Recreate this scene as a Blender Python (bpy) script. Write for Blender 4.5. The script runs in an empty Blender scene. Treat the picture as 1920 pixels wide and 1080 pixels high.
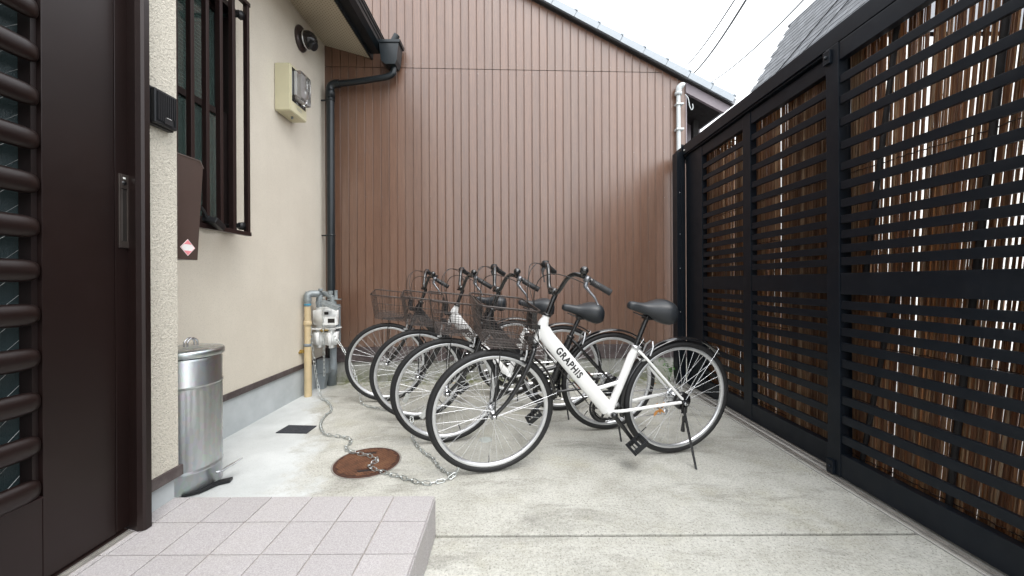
import bpy, bmesh, math, random
from mathutils import Vector, Matrix, noise
random.seed(7)
R = math.radians
PI = math.pi
scene = bpy.context.scene

# ------------------------------------------------------------------ camera
cam_d = bpy.data.cameras.new('camera')
cam = bpy.data.objects.new('camera', cam_d)
scene.collection.objects.link(cam)
cam.location = (0, 0, 1.0)
cam.rotation_euler = (PI / 2, 0.0052, 0)
cam_d.sensor_width = 36.0
cam_d.lens = 710 / 1920 * 36.0
cam_d.shift_x = 5 / 1920
cam_d.shift_y = -12 / 1920
cam_d.clip_start = 0.02
cam_d.clip_end = 3000
scene.camera = cam

# ------------------------------------------------------------------ world, sun, exposure
world = bpy.data.worlds.new('World')
scene.world = world
world.use_nodes = True
wt = world.node_tree
wt.nodes.clear()
w_out = wt.nodes.new('ShaderNodeOutputWorld')
w_bg = wt.nodes.new('ShaderNodeBackground')
w_sky = wt.nodes.new('ShaderNodeTexSky')
w_sky.sky_type = 'NISHITA'
w_sky.sun_disc = False
w_sky.sun_elevation = R(58)
w_sky.sun_rotation = R(150)
w_sky.air_density = 1.0
w_sky.dust_density = 6.0
w_sky.ozone_density = 1.0
w_hsv = wt.nodes.new('ShaderNodeHueSaturation')
w_hsv.inputs['Saturation'].default_value = 0.22
w_bg.inputs['Strength'].default_value = 0.15
wt.links.new(w_sky.outputs[0], w_hsv.inputs['Color'])
w_mix = wt.nodes.new('ShaderNodeMix'); w_mix.data_type = 'RGBA'      # even white cloud cover over the clear-sky model
w_mix.inputs['Factor'].default_value = 0.72
w_mix.inputs[7].default_value = (6.6, 6.85, 7.1, 1)
wt.links.new(w_hsv.outputs[0], w_mix.inputs[6])
wt.links.new(w_mix.outputs[2], w_bg.inputs['Color'])
wt.links.new(w_bg.outputs[0], w_out.inputs[0])

sun_d = bpy.data.lights.new('sun', 'SUN')
sun = bpy.data.objects.new('sun', sun_d)
scene.collection.objects.link(sun)
sun_d.energy = 0.5
sun_d.angle = R(40)
sun_d.color = (1.0, 0.97, 0.93)
_az, _el = R(150), R(58)
_sd = Vector((math.sin(_az) * math.cos(_el), math.cos(_az) * math.cos(_el), math.sin(_el)))
sun.rotation_euler = _sd.to_track_quat('Z', 'Y').to_euler()

scene.view_settings.view_transform = 'Standard'
scene.view_settings.look = 'None'
scene.view_settings.gamma = 1.0
scene.view_settings.use_curve_mapping = False
scene.view_settings.exposure = 1.52
scene.cycles.max_bounces = 8
scene.cycles.transparent_max_bounces = 16

# ------------------------------------------------------------------ materials
def lin(c):
    return tuple(x / 12.92 if x <= 0.04045 else ((x + 0.055) / 1.055) ** 2.4 for x in c)

class Mat:
    def __init__(s, name):
        s.m = bpy.data.materials.new(name)
        s.m.use_nodes = True
        s.t = s.m.node_tree
        s.b = s.t.nodes['Principled BSDF']
        s.out = s.t.nodes['Material Output']
        s._co = None
    def n(s, typ, **kw):
        nd = s.t.nodes.new(typ)
        for k, v in kw.items():
            if k.startswith('i_'):
                nd.inputs[k[2:].replace('_', ' ')].default_value = v
            else:
                setattr(nd, k, v)
        return nd
    def l(s, a, b):
        s.t.links.new(a, b)
    def co(s, scale=(1, 1, 1), obj=True, rot=(0, 0, 0)):
        if s._co is None:
            s._co = s.n('ShaderNodeTexCoord')
        mp = s.n('ShaderNodeMapping')
        mp.inputs['Scale'].default_value = scale
        mp.inputs['Rotation'].default_value = rot
        if obj == 'world':
            g = s.n('ShaderNodeNewGeometry')
            s.l(g.outputs['Position'], mp.inputs['Vector'])
        else:
            s.l(s._co.outputs['Object'], mp.inputs['Vector'])
        return mp.outputs[0]
    def noise(s, vec, scale, detail=4, rough=0.55, dist=0):
        nd = s.n('ShaderNodeTexNoise')
        nd.inputs['Scale'].default_value = scale
        nd.inputs['Detail'].default_value = detail
        nd.inputs['Roughness'].default_value = rough
        nd.inputs['Distortion'].default_value = dist
        s.l(vec, nd.inputs['Vector'])
        return nd.outputs['Fac']
    def ramp(s, fac, stops):
        r = s.n('ShaderNodeValToRGB')
        e = r.color_ramp.elements
        while len(e) < len(stops):
            e.new(0.5)
        for el, (p, c) in zip(e, stops):
            el.position = p
            el.color = tuple(c) + (1,) if len(c) == 3 else c
        s.l(fac, r.inputs[0])
        return r.outputs[0]
    def mix(s, fac, a, b, mode='MIX'):
        m = s.n('ShaderNodeMix', data_type='RGBA', blend_type=mode)
        if isinstance(fac, (int, float)):
            m.inputs['Factor'].default_value = fac
        else:
            s.l(fac, m.inputs['Factor'])
        for k, v in ((6, a), (7, b)):
            if isinstance(v, tuple):
                m.inputs[k].default_value = v + (1,) if len(v) == 3 else v
            else:
                s.l(v, m.inputs[k])
        return m.outputs[2]
    def math(s, op, a, b=0.0, clamp=False):
        m = s.n('ShaderNodeMath', operation=op)
        m.use_clamp = clamp
        for k, v in ((0, a), (1, b)):
            if isinstance(v, (int, float)):
                m.inputs[k].default_value = v
            else:
                s.l(v, m.inputs[k])
        return m.outputs[0]
    def bump(s, h, strength=0.3, dist=0.002):
        b = s.n('ShaderNodeBump')
        b.inputs['Strength'].default_value = strength
        b.inputs['Distance'].default_value = dist
        s.l(h, b.inputs['Height'])
        s.l(b.outputs[0], s.b.inputs['Normal'])
        return b
    def base(s, c):
        if isinstance(c, tuple):
            s.b.inputs['Base Color'].default_value = c + (1,)
        else:
            s.l(c, s.b.inputs['Base Color'])
    def rough(s, v):
        if isinstance(v, (int, float)):
            s.b.inputs['Roughness'].default_value = v
        else:
            s.l(v, s.b.inputs['Roughness'])

def pm(name, col, rough=0.5, metal=0.0, var=0.12, scale=12, bump=0.0, bscale=80, spec=0.5, coat=0.0, dust=0.0):
    """general painted / plastic / metal surface with a little colour and gloss unevenness"""
    M = Mat(name)
    v = M.co()
    f = M.noise(v, scale, 5)
    d = tuple(x * (1 - var) for x in col)
    u = tuple(min(1, x * (1 + var)) for x in col)
    c = M.ramp(f, [(0.3, d), (0.7, u)])
    if dust:
        f2 = M.noise(v, scale * 2.3, 8, 0.7)
        c = M.mix(M.ramp(f2, [(0.45, (0, 0, 0)), (0.8, (dust, dust, dust))]), c, (0.35, 0.33, 0.3))
    M.base(c)
    r = M.ramp(M.noise(v, scale * 1.7, 4), [(0.3, (rough * 0.85,) * 3), (0.7, (min(1, rough * 1.15),) * 3)])
    M.rough(r)
    M.b.inputs['Metallic'].default_value = metal
    M.b.inputs['Specular IOR Level'].default_value = spec
    M.b.inputs['Coat Weight'].default_value = coat
    if bump:
        M.bump(M.noise(v, bscale, 4), bump, 0.001)
    return M.m

MT = {}
MT['black_gate'] = pm('black_gate_paint', (0.0045, 0.0070, 0.0110), 0.38, 0, 0.2, 6, 0.05, 150, 0.22, dust=0.015)  # blue cast of the reflected sky put into the black base colour
MT['black'] = pm('black_paint', (0.007, 0.007, 0.008), 0.28, 0, 0.1, 20, coat=0.4)
MT['black_plastic'] = pm('black_plastic', (0.008, 0.009, 0.011), 0.45, 0, 0.15, 30, 0.1, 200)
MT['rubber'] = pm('black_rubber', (0.011, 0.011, 0.012), 0.62, 0, 0.2, 30, 0.2, 260)
MT['white_paint'] = pm('white_frame_paint', (0.78, 0.78, 0.77), 0.22, 0, 0.02, 8, coat=0.6)
MT['steel'] = pm('bright_steel', (0.62, 0.63, 0.65), 0.22, 1.0, 0.08, 40)
MT['alloy'] = pm('satin_alloy', (0.72, 0.73, 0.75), 0.34, 0.85, 0.05, 30)
MT['spoke'] = pm('spoke_steel', (0.78, 0.79, 0.8), 0.25, 0.7, 0.05, 30)
MT['basket_wire'] = pm('brownish_black_wire', (0.045, 0.034, 0.030), 0.4)
MT['bar_black'] = pm('gloss_black_bar', (0.009, 0.009, 0.010), 0.16, 0.3, 0.1, 20, coat=0.8)
MT['zinc'] = pm('zinc_chain', (0.60, 0.63, 0.63), 0.32, 1.0, 0.18, 60, 0.1, 200)
MT['lever'] = pm('dull_lever', (0.20, 0.205, 0.22), 0.35, 0.8)
MT['cable'] = pm('cable_black', (0.02, 0.018, 0.017), 0.4)
MT['pipe_dark'] = pm('dark_pipe', (0.006, 0.0105, 0.014), 0.34, 0, 0.15, 5, dust=0.02)
MT['cream'] = pm('cream_plastic', (0.62, 0.58, 0.40), 0.45, 0, 0.04, 6, dust=0.05)
MT['beige_pipe'] = pm('beige_pipe', (0.56, 0.44, 0.26), 0.5, 0, 0.1, 10, dust=0.15)
MT['meter_white'] = pm('meter_enamel', (0.80, 0.81, 0.80), 0.4, 0, 0.04, 10, dust=0.1)
MT['grey_metal'] = pm('grey_fitting', (0.26, 0.29, 0.30), 0.5, 0.35, 0.25, 30, 0.3, 120, dust=0.2)
MT['grey_pvc'] = pm('grey_pvc', (0.20, 0.23, 0.25), 0.5, 0, 0.12, 15, dust=0.2)
MT['brass'] = pm('brass_fitting', (0.42, 0.30, 0.10), 0.4, 0.8)
MT['white_pipe'] = pm('white_pipe', (0.50, 0.53, 0.54), 0.4, 0, 0.08, 8, dust=0.2)
MT['mail_brown'] = pm('brown_mailbox_metal', (0.070, 0.047, 0.040), 0.42, 0.2, 0.06, 5, 0.04, 300)
MT['pink'] = pm('pink_print', (0.75, 0.25, 0.28), 0.5)
MT['offwhite'] = pm('off_white_print', (0.75, 0.73, 0.72), 0.5)
MT['trim'] = pm('purple_brown_trim', (0.062, 0.045, 0.046), 0.5, 0, 0.25, 8, 0.1, 90, dust=0.25)
MT['verge'] = pm('verge_board_paint', (0.20, 0.17, 0.19), 0.4, 0, 0.1, 4, dust=0.1)
MT['dark_void'] = pm('void_shade', (0.014, 0.012, 0.012), 0.8)  # near-black: shade of open gaps and undersides put into the colour
MT['window_frame'] = pm('window_frame_brown', (0.016, 0.010, 0.0095), 0.35, 0.3, 0.1, 6)
MT['grille'] = pm('grille_brown', (0.026, 0.014, 0.0135), 0.33, 0.4, 0.1, 6)
MT['reflector'] = pm('reflector_white', (0.75, 0.76, 0.72), 0.2)
MT['clear_reflector'] = pm('clear_reflector', (0.45, 0.46, 0.44), 0.25)
MT['amber'] = pm('reflector_amber', (0.7, 0.16, 0.03), 0.25)
MT['red'] = pm('reflector_red', (0.5, 0.02, 0.02), 0.25)
MT['rubber_mat'] = pm('dark_drain_mat', (0.022, 0.025, 0.033), 0.75, 0, 0.2, 50, 0.5, 400, dust=0.1)
MT['wire'] = pm('overhead_wire', (0.03, 0.03, 0.032), 0.6)
MT['sill_metal'] = pm('sill_aluminium', (0.55, 0.53, 0.50), 0.35, 0.8, 0.15, 20, dust=0.1)
MT['text_black'] = pm('black_lettering', (0.015, 0.015, 0.016), 0.35)
MT['text_grey'] = pm('grey_lettering', (0.45, 0.45, 0.45), 0.4)
MT['tie'] = pm('reed_tie_wire', (0.05, 0.03, 0.02), 0.7)
MT['batten'] = pm('dark_batten', (0.012, 0.010, 0.010), 0.7)
MT['leaf_dry'] = pm('dry_leaf', (0.45, 0.20, 0.05), 0.6, 0, 0.3)
MT['blind'] = pm('grey_green_blind', (0.22, 0.28, 0.25), 0.5, 0, 0.08, 5)
MT['room'] = pm('dark_room', (0.02, 0.022, 0.022), 0.9)

def m_galv():
    M = Mat('galvanised_sheet')
    v = M.co((1, 1, 0.16))
    f = M.noise(v, 7, 3, 0.5, 0.3)
    vo = M.n('ShaderNodeTexVoronoi'); vo.inputs['Scale'].default_value = 55
    M.l(M.co((1, 1, 0.7)), vo.inputs['Vector'])
    c = M.ramp(f, [(0.3, (0.38, 0.40, 0.41)), (0.7, (0.66, 0.68, 0.69))])
    c = M.mix(0.12, c, vo.outputs['Color'], 'SOFT_LIGHT')
    M.base(c)
    M.rough(M.ramp(M.noise(v, 11, 4), [(0.3, (0.22,) * 3), (0.7, (0.42,) * 3)]))
    M.b.inputs['Metallic'].default_value = 1.0
    return M.m
MT['galv'] = m_galv()

def m_tread():
    M = Mat('tyre_tread')
    v = M.co()
    M.base((0.009, 0.009, 0.0098))
    M.rough(0.6)
    vo = M.n('ShaderNodeTexVoronoi'); vo.inputs['Scale'].default_value = 150
    M.l(v, vo.inputs['Vector'])
    M.bump(vo.outputs['Distance'], 0.5, 0.0015)
    return M.m
MT['tyre'] = m_tread()

def m_saddle():
    M = Mat('saddle_vinyl')
    v = M.co()
    M.base(M.ramp(M.noise(v, 9), [(0.3, (0.010, 0.012, 0.015)), (0.7, (0.015, 0.018, 0.022))]))
    M.rough(0.42)
    M.bump(M.noise(v, 450, 3), 0.12, 0.001)
    return M.m
MT['saddle'] = m_saddle()

def m_concrete():
    M = Mat('yard_concrete')
    v = M.co(obj='world')
    big = M.noise(v, 1.6, 6, 0.6, 0.4)
    mid = M.noise(v, 7, 8, 0.65)
    fine = M.noise(v, 130, 3, 0.6)
    c = M.ramp(big, [(0.26, (0.31, 0.306, 0.275)), (0.46, (0.435, 0.43, 0.39)), (0.66, (0.50, 0.496, 0.455))])
    c = M.mix(M.ramp(mid, [(0.44, (0, 0, 0)), (0.66, (0.40,) * 3)]), c, (0.26, 0.25, 0.205))
    yel = M.noise(v, 2.7, 4, 0.6)
    c = M.mix(M.ramp(yel, [(0.55, (0, 0, 0)), (0.75, (0.35,) * 3)]), c, (0.36, 0.34, 0.22))
    # damp dark stains where the bikes stand
    st = M.noise(M.co((0.8, 2.2, 1), obj='world'), 2.3, 7, 0.7, 0.6)
    c = M.mix(M.ramp(st, [(0.53, (0, 0, 0)), (0.72, (0.75,) * 3)]), c, (0.15, 0.145, 0.125))
    # sandy grain
    gn = M.noise(v, 75, 6, 0.75)
    c = M.mix(1.0, c, M.ramp(gn, [(0.30, (0.70,) * 3), (0.50, (1.0,) * 3), (0.72, (1.22,) * 3)]), 'MULTIPLY')
    # aggregate specks
    c = M.mix(M.ramp(fine, [(0.35, (0.6,) * 3), (0.44, (0, 0, 0))]), c, (0.12, 0.118, 0.105))
    fine2 = M.noise(v, 210, 2, 0.5)
    c = M.mix(M.ramp(fine2, [(0.58, (0, 0, 0)), (0.70, (0.45,) * 3)]), c, (0.62, 0.60, 0.54))
    # newer, paler cement apron along the house wall
    sx = M.n('ShaderNodeSeparateXYZ')
    g = M.n('ShaderNodeNewGeometry')
    M.l(g.outputs['Position'], sx.inputs[0])
    # d = -1.55 + (3.2-Y)*0.42 - X  (positive inside apron)
    t = M.math('MULTIPLY', sx.outputs['Y'], -0.42)
    t = M.math('SUBTRACT', t, sx.outputs['X'])
    t = M.math('ADD', t, -1.55 + 3.2 * 0.42 + 0.02)
    wob = M.math('MULTIPLY', M.math('SUBTRACT', M.noise(v, 4.5, 7, 0.7), 0.5), 0.75)
    t = M.math('ADD', t, wob)
    mask = M.ramp(t, [(0.0, (0, 0, 0)), (0.16, (1, 1, 1))])
    ap = M.ramp(M.noise(v, 3.0, 6, 0.6), [(0.3, (0.46, 0.48, 0.475)), (0.7, (0.62, 0.64, 0.635))])
    ap = M.mix(M.ramp(fine, [(0.34, (0.25,) * 3), (0.44, (0, 0, 0))]), ap, (0.25, 0.25, 0.24))
    c = M.mix(mask, c, ap)
    # moss against the far plinth
    my = M.math('MULTIPLY', M.math('ADD', sx.outputs['Y'], -3.52), 4.0, True)
    my = M.math('MULTIPLY', my, M.ramp(M.noise(v, 9, 6, 0.7), [(0.42, (0, 0, 0)), (0.6, (1, 1, 1))]))
    c = M.mix(my, c, (0.12, 0.13, 0.05))
    M.base(c)
    M.rough(0.88)
    h = M.math('ADD', M.math('MULTIPLY', fine, 0.6), M.math('MULTIPLY', mid, 0.8))
    M.bump(h, 0.45, 0.004)
    return M.m
MT['concrete'] = m_concrete()

def m_simple_ground():
    M = Mat('street_surface')
    v = M.co(obj='world')
    M.base(M.ramp(M.noise(v, 3, 8, 0.7), [(0.3, (0.24, 0.24, 0.23)), (0.7, (0.34, 0.34, 0.33))]))
    M.rough(0.9)
    return M.m
MT['ground'] = m_simple_ground()

def m_plinth(name='plinth_render', a=(0.40, 0.43, 0.44), b=(0.50, 0.53, 0.54), moss=0.0):
    M = Mat(name)
    v = M.co(obj='world')
    f = M.noise(v, 5, 7, 0.65)
    c = M.ramp(f, [(0.3, a), (0.7, b)])
    if moss:
        sx = M.n('ShaderNodeSeparateXYZ')
        g = M.n('ShaderNodeNewGeometry')
        M.l(g.outputs['Position'], sx.inputs[0])
        hz = M.math('SUBTRACT', 0.17, sx.outputs['Z'])
        hz = M.math('MULTIPLY', hz, 8.0, True)
        f2 = M.ramp(M.noise(v, 6, 7, 0.75), [(0.40, (0, 0, 0)), (0.62, (moss,) * 3)])
        c = M.mix(M.math('MULTIPLY', hz, f2), c, (0.12, 0.135, 0.06))
        f3 = M.ramp(M.noise(v, 14, 7, 0.7), [(0.5, (0, 0, 0)), (0.7, (0.6,) * 3)])
        c = M.mix(f3, c, (0.19, 0.18, 0.155))
    M.base(c)
    M.rough(0.85)
    M.bump(M.noise(v, 90, 5, 0.6), 0.3, 0.002)
    return M.m
MT['plinth'] = m_plinth()
MT['plinth_old'] = m_plinth('old_concrete_plinth', (0.26, 0.26, 0.24), (0.38, 0.38, 0.35), 0.9)

def m_stucco(name, a, b, scale, strength, dist, pit):
    M = Mat(name)
    v = M.co(obj='world')
    vo = M.n('ShaderNodeTexVoronoi'); vo.inputs['Scale'].default_value = scale
    nz = M.n('ShaderNodeTexNoise'); nz.inputs['Scale'].default_value = scale * 0.8
    M.l(v, nz.inputs['Vector'])
    mx = M.mix(0.02, v, nz.outputs['Color'], 'ADD')
    M.l(mx, vo.inputs['Vector'])
    f = M.noise(v, 2.2, 5)
    c = M.ramp(f, [(0.3, a), (0.7, b)])
    p = M.ramp(M.noise(v, scale * 0.9, 5, 0.7), [(0.36, (pit,) * 3), (0.46, (0, 0, 0))])
    c = M.mix(p, c, tuple(x * 0.42 for x in a))
    # faint rain streaks
    s = M.noise(M.co((5, 5, 0.5), obj='world'), 2.4, 5, 0.6)
    c = M.mix(M.ramp(s, [(0.5, (0, 0, 0)), (0.75, (0.08,) * 3)]), c, tuple(x * 0.72 for x in a))
    M.base(c)
    M.rough(0.85)
    h = M.math('ADD', M.noise(v, scale * 0.9, 5, 0.7), M.math('MULTIPLY', vo.outputs['Distance'], 0.8))
    M.bump(h, strength, dist)
    return M.m
MT['stucco_rough'] = m_stucco('coarse_stucco', (0.58, 0.545, 0.465), (0.64, 0.60, 0.515), 135, 0.8, 0.005, 0.5)
MT['stucco'] = m_stucco('fine_stucco', (0.64, 0.585, 0.495), (0.70, 0.645, 0.55), 240, 0.5, 0.002, 0.35)

def m_siding():
    M = Mat('brown_metal_siding')
    oi = M.n('ShaderNodeObjectInfo')
    g = M.n('ShaderNodeNewGeometry')
    # shift the grain per board
    cx = M.n('ShaderNodeCombineXYZ')
    M.l(M.math('MULTIPLY', oi.outputs['Random'], 37.0), cx.inputs[0])
    M.l(M.math('MULTIPLY', oi.outputs['Random'], 11.0), cx.inputs[2])
    ad = M.n('ShaderNodeVectorMath', operation='ADD')
    M.l(g.outputs['Position'], ad.inputs[0]); M.l(cx.outputs[0], ad.inputs[1])
    mp = M.n('ShaderNodeMapping'); mp.inputs['Scale'].default_value = (26, 26, 1.5)
    M.l(ad.outputs[0], mp.inputs['Vector'])
    wv = M.n('ShaderNodeTexNoise'); wv.inputs['Scale'].default_value = 1.2; wv.inputs['Detail'].default_value = 2; wv.inputs['Distortion'].default_value = 0.9
    M.l(mp.outputs[0], wv.inputs['Vector'])
    rings = M.math('FRACT', M.math('MULTIPLY', wv.outputs['Fac'], 9.0))
    mp2 = M.n('ShaderNodeMapping'); mp2.inputs['Scale'].default_value = (340, 340, 4)
    M.l(ad.outputs[0], mp2.inputs['Vector'])
    fine = M.n('ShaderNodeTexNoise'); fine.inputs['Scale'].default_value = 1.0; fine.inputs['Detail'].default_value = 3
    M.l(mp2.outputs[0], fine.inputs['Vector'])
    c = M.ramp(rings, [(0.0, (0.118, 0.059, 0.036)), (0.35, (0.162, 0.083, 0.050)), (1.0, (0.138, 0.070, 0.043))])
    c = M.mix(M.ramp(fine.outputs['Fac'], [(0.40, (0.6,) * 3), (0.56, (0, 0, 0))]), c, (0.090, 0.043, 0.027))
    tone = M.ramp(oi.outputs['Random'], [(0, (0.90,) * 3), (1, (1.08,) * 3)])
    c = M.mix(1.0, c, tone, 'MULTIPLY')
    # rain streaks, dust near the ground
    sv = M.noise(M.co((7, 7, 0.45), obj='world'), 2.0, 6, 0.65)
    c = M.mix(M.ramp(sv, [(0.50, (0, 0, 0)), (0.78, (0.30,) * 3)]), c, (0.24, 0.165, 0.13))
    sx = M.n('ShaderNodeSeparateXYZ'); M.l(g.outputs['Position'], sx.inputs[0])
    lowm = M.math('MULTIPLY', M.math('SUBTRACT', 0.85, sx.outputs['Z']), 1.6, True)
    lowm = M.math('MULTIPLY', lowm, M.noise(M.co(obj='world'), 5, 6, 0.7))
    c = M.mix(M.math('MULTIPLY', lowm, 0.6), c, (0.17, 0.135, 0.11))
    M.base(c)
    M.rough(M.ramp(fine.outputs['Fac'], [(0.3, (0.30,) * 3), (0.7, (0.38,) * 3)]))
    M.b.inputs['Specular IOR Level'].default_value = 0.8
    M.b.inputs['Coat Weight'].default_value = 0.5
    M.b.inputs['Coat Roughness'].default_value = 0.3
    M.bump(fine.outputs['Fac'], 0.25, 0.0006)
    return M.m
MT['siding'] = m_siding()

def m_door():
    M = Mat('brown_door_metal')
    v = M.co(obj='world')
    M.base(M.ramp(M.noise(v, 3, 4), [(0.3, (0.0110, 0.0056, 0.0050)), (0.7, (0.0145, 0.0073, 0.0064))]))
    f = M.noise(v, 20, 6, 0.7)
    M.rough(M.ramp(f, [(0.3, (0.30,) * 3), (0.7, (0.38,) * 3)]))
    M.b.inputs['Metallic'].default_value = 0.25
    M.bump(M.noise(v, 700, 2), 0.06, 0.0006)
    return M.m
MT['door'] = m_door()

def m_tile():
    M = Mat('mauve_step_tile')
    oi = M.n('ShaderNodeObjectInfo')
    v = M.co(obj='world')
    f = M.noise(v, 260, 3, 0.6)
    c = M.ramp(f, [(0.3, (0.285, 0.268, 0.270)), (0.5, (0.375, 0.355, 0.357)), (0.72, (0.48, 0.46, 0.462))])
    tone = M.ramp(oi.outputs['Random'], [(0, (0.93,) * 3), (1, (1.04,) * 3)])
    c = M.mix(1.0, c, tone, 'MULTIPLY')
    d = M.noise(v, 5, 8, 0.7)
    c = M.mix(M.ramp(d, [(0.5, (0, 0, 0)), (0.8, (0.4,) * 3)]), c, (0.33, 0.31, 0.28))
    M.base(c)
    M.rough(0.62)
    M.bump(f, 0.3, 0.0015)
    return M.m
MT['tile'] = m_tile()
MT['grout'] = pm('tile_grout', (0.30, 0.275, 0.25), 0.9, 0, 0.15, 12, 0.4, 160)

def m_soffit():
    M = Mat('perforated_soffit')
    g = M.n('ShaderNodeNewGeometry')
    sx = M.n('ShaderNodeSeparateXYZ'); M.l(g.outputs['Position'], sx.inputs[0])
    def cell(o):
        fr = M.math('FRACT', M.math('MULTIPLY', o, 1 / 0.026))
        return M.math('ABSOLUTE', M.math('SUBTRACT', fr, 0.5))
    a, b = cell(sx.outputs['X']), cell(sx.outputs['Y'])
    d = M.math('SQRT', M.math('ADD', M.math('MULTIPLY', a, a), M.math('MULTIPLY', b, b)))
    hole = M.math('LESS_THAN', d, 0.17)
    c = M.mix(hole, (0.47, 0.41, 0.31), (0.10, 0.08, 0.055))
    M.base(c)
    M.rough(0.8)
    return M.m
MT['soffit'] = m_soffit()

def m_rust():
    M = Mat('rusty_cast_iron')
    v = M.co()
    f = M.noise(v, 14, 8, 0.7)
    c = M.ramp(f, [(0.3, (0.095, 0.045, 0.028)), (0.5, (0.165, 0.076, 0.042)), (0.7, (0.23, 0.115, 0.060))])
    M.base(c)
    M.rough(0.75)
    M.b.inputs['Metallic'].default_value = 0.2
    M.bump(M.noise(v, 160, 5), 0.4, 0.001)
    return M.m
MT['rust'] = m_rust()
MT['rust_dark'] = pm('dark_rust_plate', (0.060, 0.024, 0.014), 0.85, 0.1, 0.3, 25)  # plate colour, darker than the raised studs so their grid shows

def m_reed():
    M = Mat('dry_reed')
    oi = M.n('ShaderNodeObjectInfo')
    g = M.n('ShaderNodeNewGeometry')
    at = M.n('ShaderNodeAttribute'); at.attribute_name = 'tone'; at.attribute_type = 'GEOMETRY'
    r = M.math('FRACT', M.math('ADD', oi.outputs['Random'], at.outputs['Fac']))
    mp = M.n('ShaderNodeMapping'); mp.inputs['Scale'].default_value = (120, 120, 5)
    M.l(g.outputs['Position'], mp.inputs['Vector'])
    nz = M.n('ShaderNodeTexNoise'); nz.inputs['Scale'].default_value = 1; nz.inputs['Detail'].default_value = 4
    M.l(mp.outputs[0], nz.inputs['Vector'])
    c = M.ramp(r, [(0.0, (0.075, 0.030, 0.015)), (0.30, (0.135, 0.068, 0.036)), (0.62, (0.27, 0.155, 0.082)), (0.85, (0.42, 0.285, 0.16)), (1.0, (0.48, 0.37, 0.25))])
    c = M.mix(M.ramp(nz.outputs['Fac'], [(0.36, (0.7,) * 3), (0.62, (0, 0, 0))]), c, (0.07, 0.030, 0.016))
    M.base(c)
    M.rough(0.5)
    tr = M.n('ShaderNodeBsdfTranslucent')
    cc = M.mix(0.55, c, (0.92, 0.53, 0.24))
    M.l(cc, tr.inputs['Color'])
    mx = M.n('ShaderNodeMixShader'); mx.inputs[0].default_value = 0.40
    M.l(M.b.outputs[0], mx.inputs[1]); M.l(tr.outputs[0], mx.inputs[2])
    M.l(mx.outputs[0], M.out.inputs[0])
    return M.m
MT['reed'] = m_reed()

def m_glass(name, col, bump=0.0, scale=200, trans=1.0, rough=0.05):
    M = Mat(name)
    M.base(col)
    M.rough(rough)
    M.b.inputs['Transmission Weight'].default_value = trans
    M.b.inputs['IOR'].default_value = 1.45
    if bump:
        v = M.co(obj='world')
        M.bump(M.noise(v, scale, 2), bump, 0.003)
    return M.m
MT['glass'] = m_glass('window_glass', (0.34, 0.50, 0.46), 0, trans=0.9)
MT['figured_glass'] = m_glass('figured_door_glass', (0.030, 0.045, 0.048), 0.55, 330, trans=0.0, rough=0.16)
MT['clear'] = m_glass('clear_plastic', (0.9, 0.9, 0.88), 0, trans=0.95, rough=0.04)
MT['dark_gloss'] = m_glass('dark_dome', (0.02, 0.018, 0.018), 0, trans=0.0, rough=0.08)
MT['glass_wire'] = pm('glass_wire', (0.42, 0.44, 0.44), 0.4, 0.6)

def m_shingle():
    M = Mat('grey_slate')
    oi = M.n('ShaderNodeObjectInfo')
    v = M.co(obj='world')
    c = M.ramp(M.noise(v, 6, 6, 0.7), [(0.3, (0.055, 0.058, 0.066)), (0.7, (0.115, 0.12, 0.13))])
    c = M.mix(1.0, c, M.ramp(oi.outputs['Random'], [(0, (0.7,) * 3), (1, (1.2,) * 3)]), 'MULTIPLY')
    M.base(c)
    M.rough(0.55)
    return M.m
MT['slate'] = m_shingle()
MT['verge_tile'] = pm('pale_glazed_tile', (0.30, 0.335, 0.37), 0.3, 0, 0.08, 5, dust=0.1)
MT['roof_tile'] = pm('roof_tile', (0.22, 0.23, 0.25), 0.45)
MT['house_wall'] = pm('pale_house_render', (0.62, 0.62, 0.60), 0.8, 0, 0.05, 2)
MT['fern'] = pm('fern_green', (0.06, 0.17, 0.03), 0.5, 0, 0.3, 30)
MT['tree_leaf'] = pm('far_leaf', (0.06, 0.10, 0.045), 0.6, 0, 0.4, 3)
MT['bark'] = pm('bark', (0.08, 0.06, 0.045), 0.9)

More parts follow.
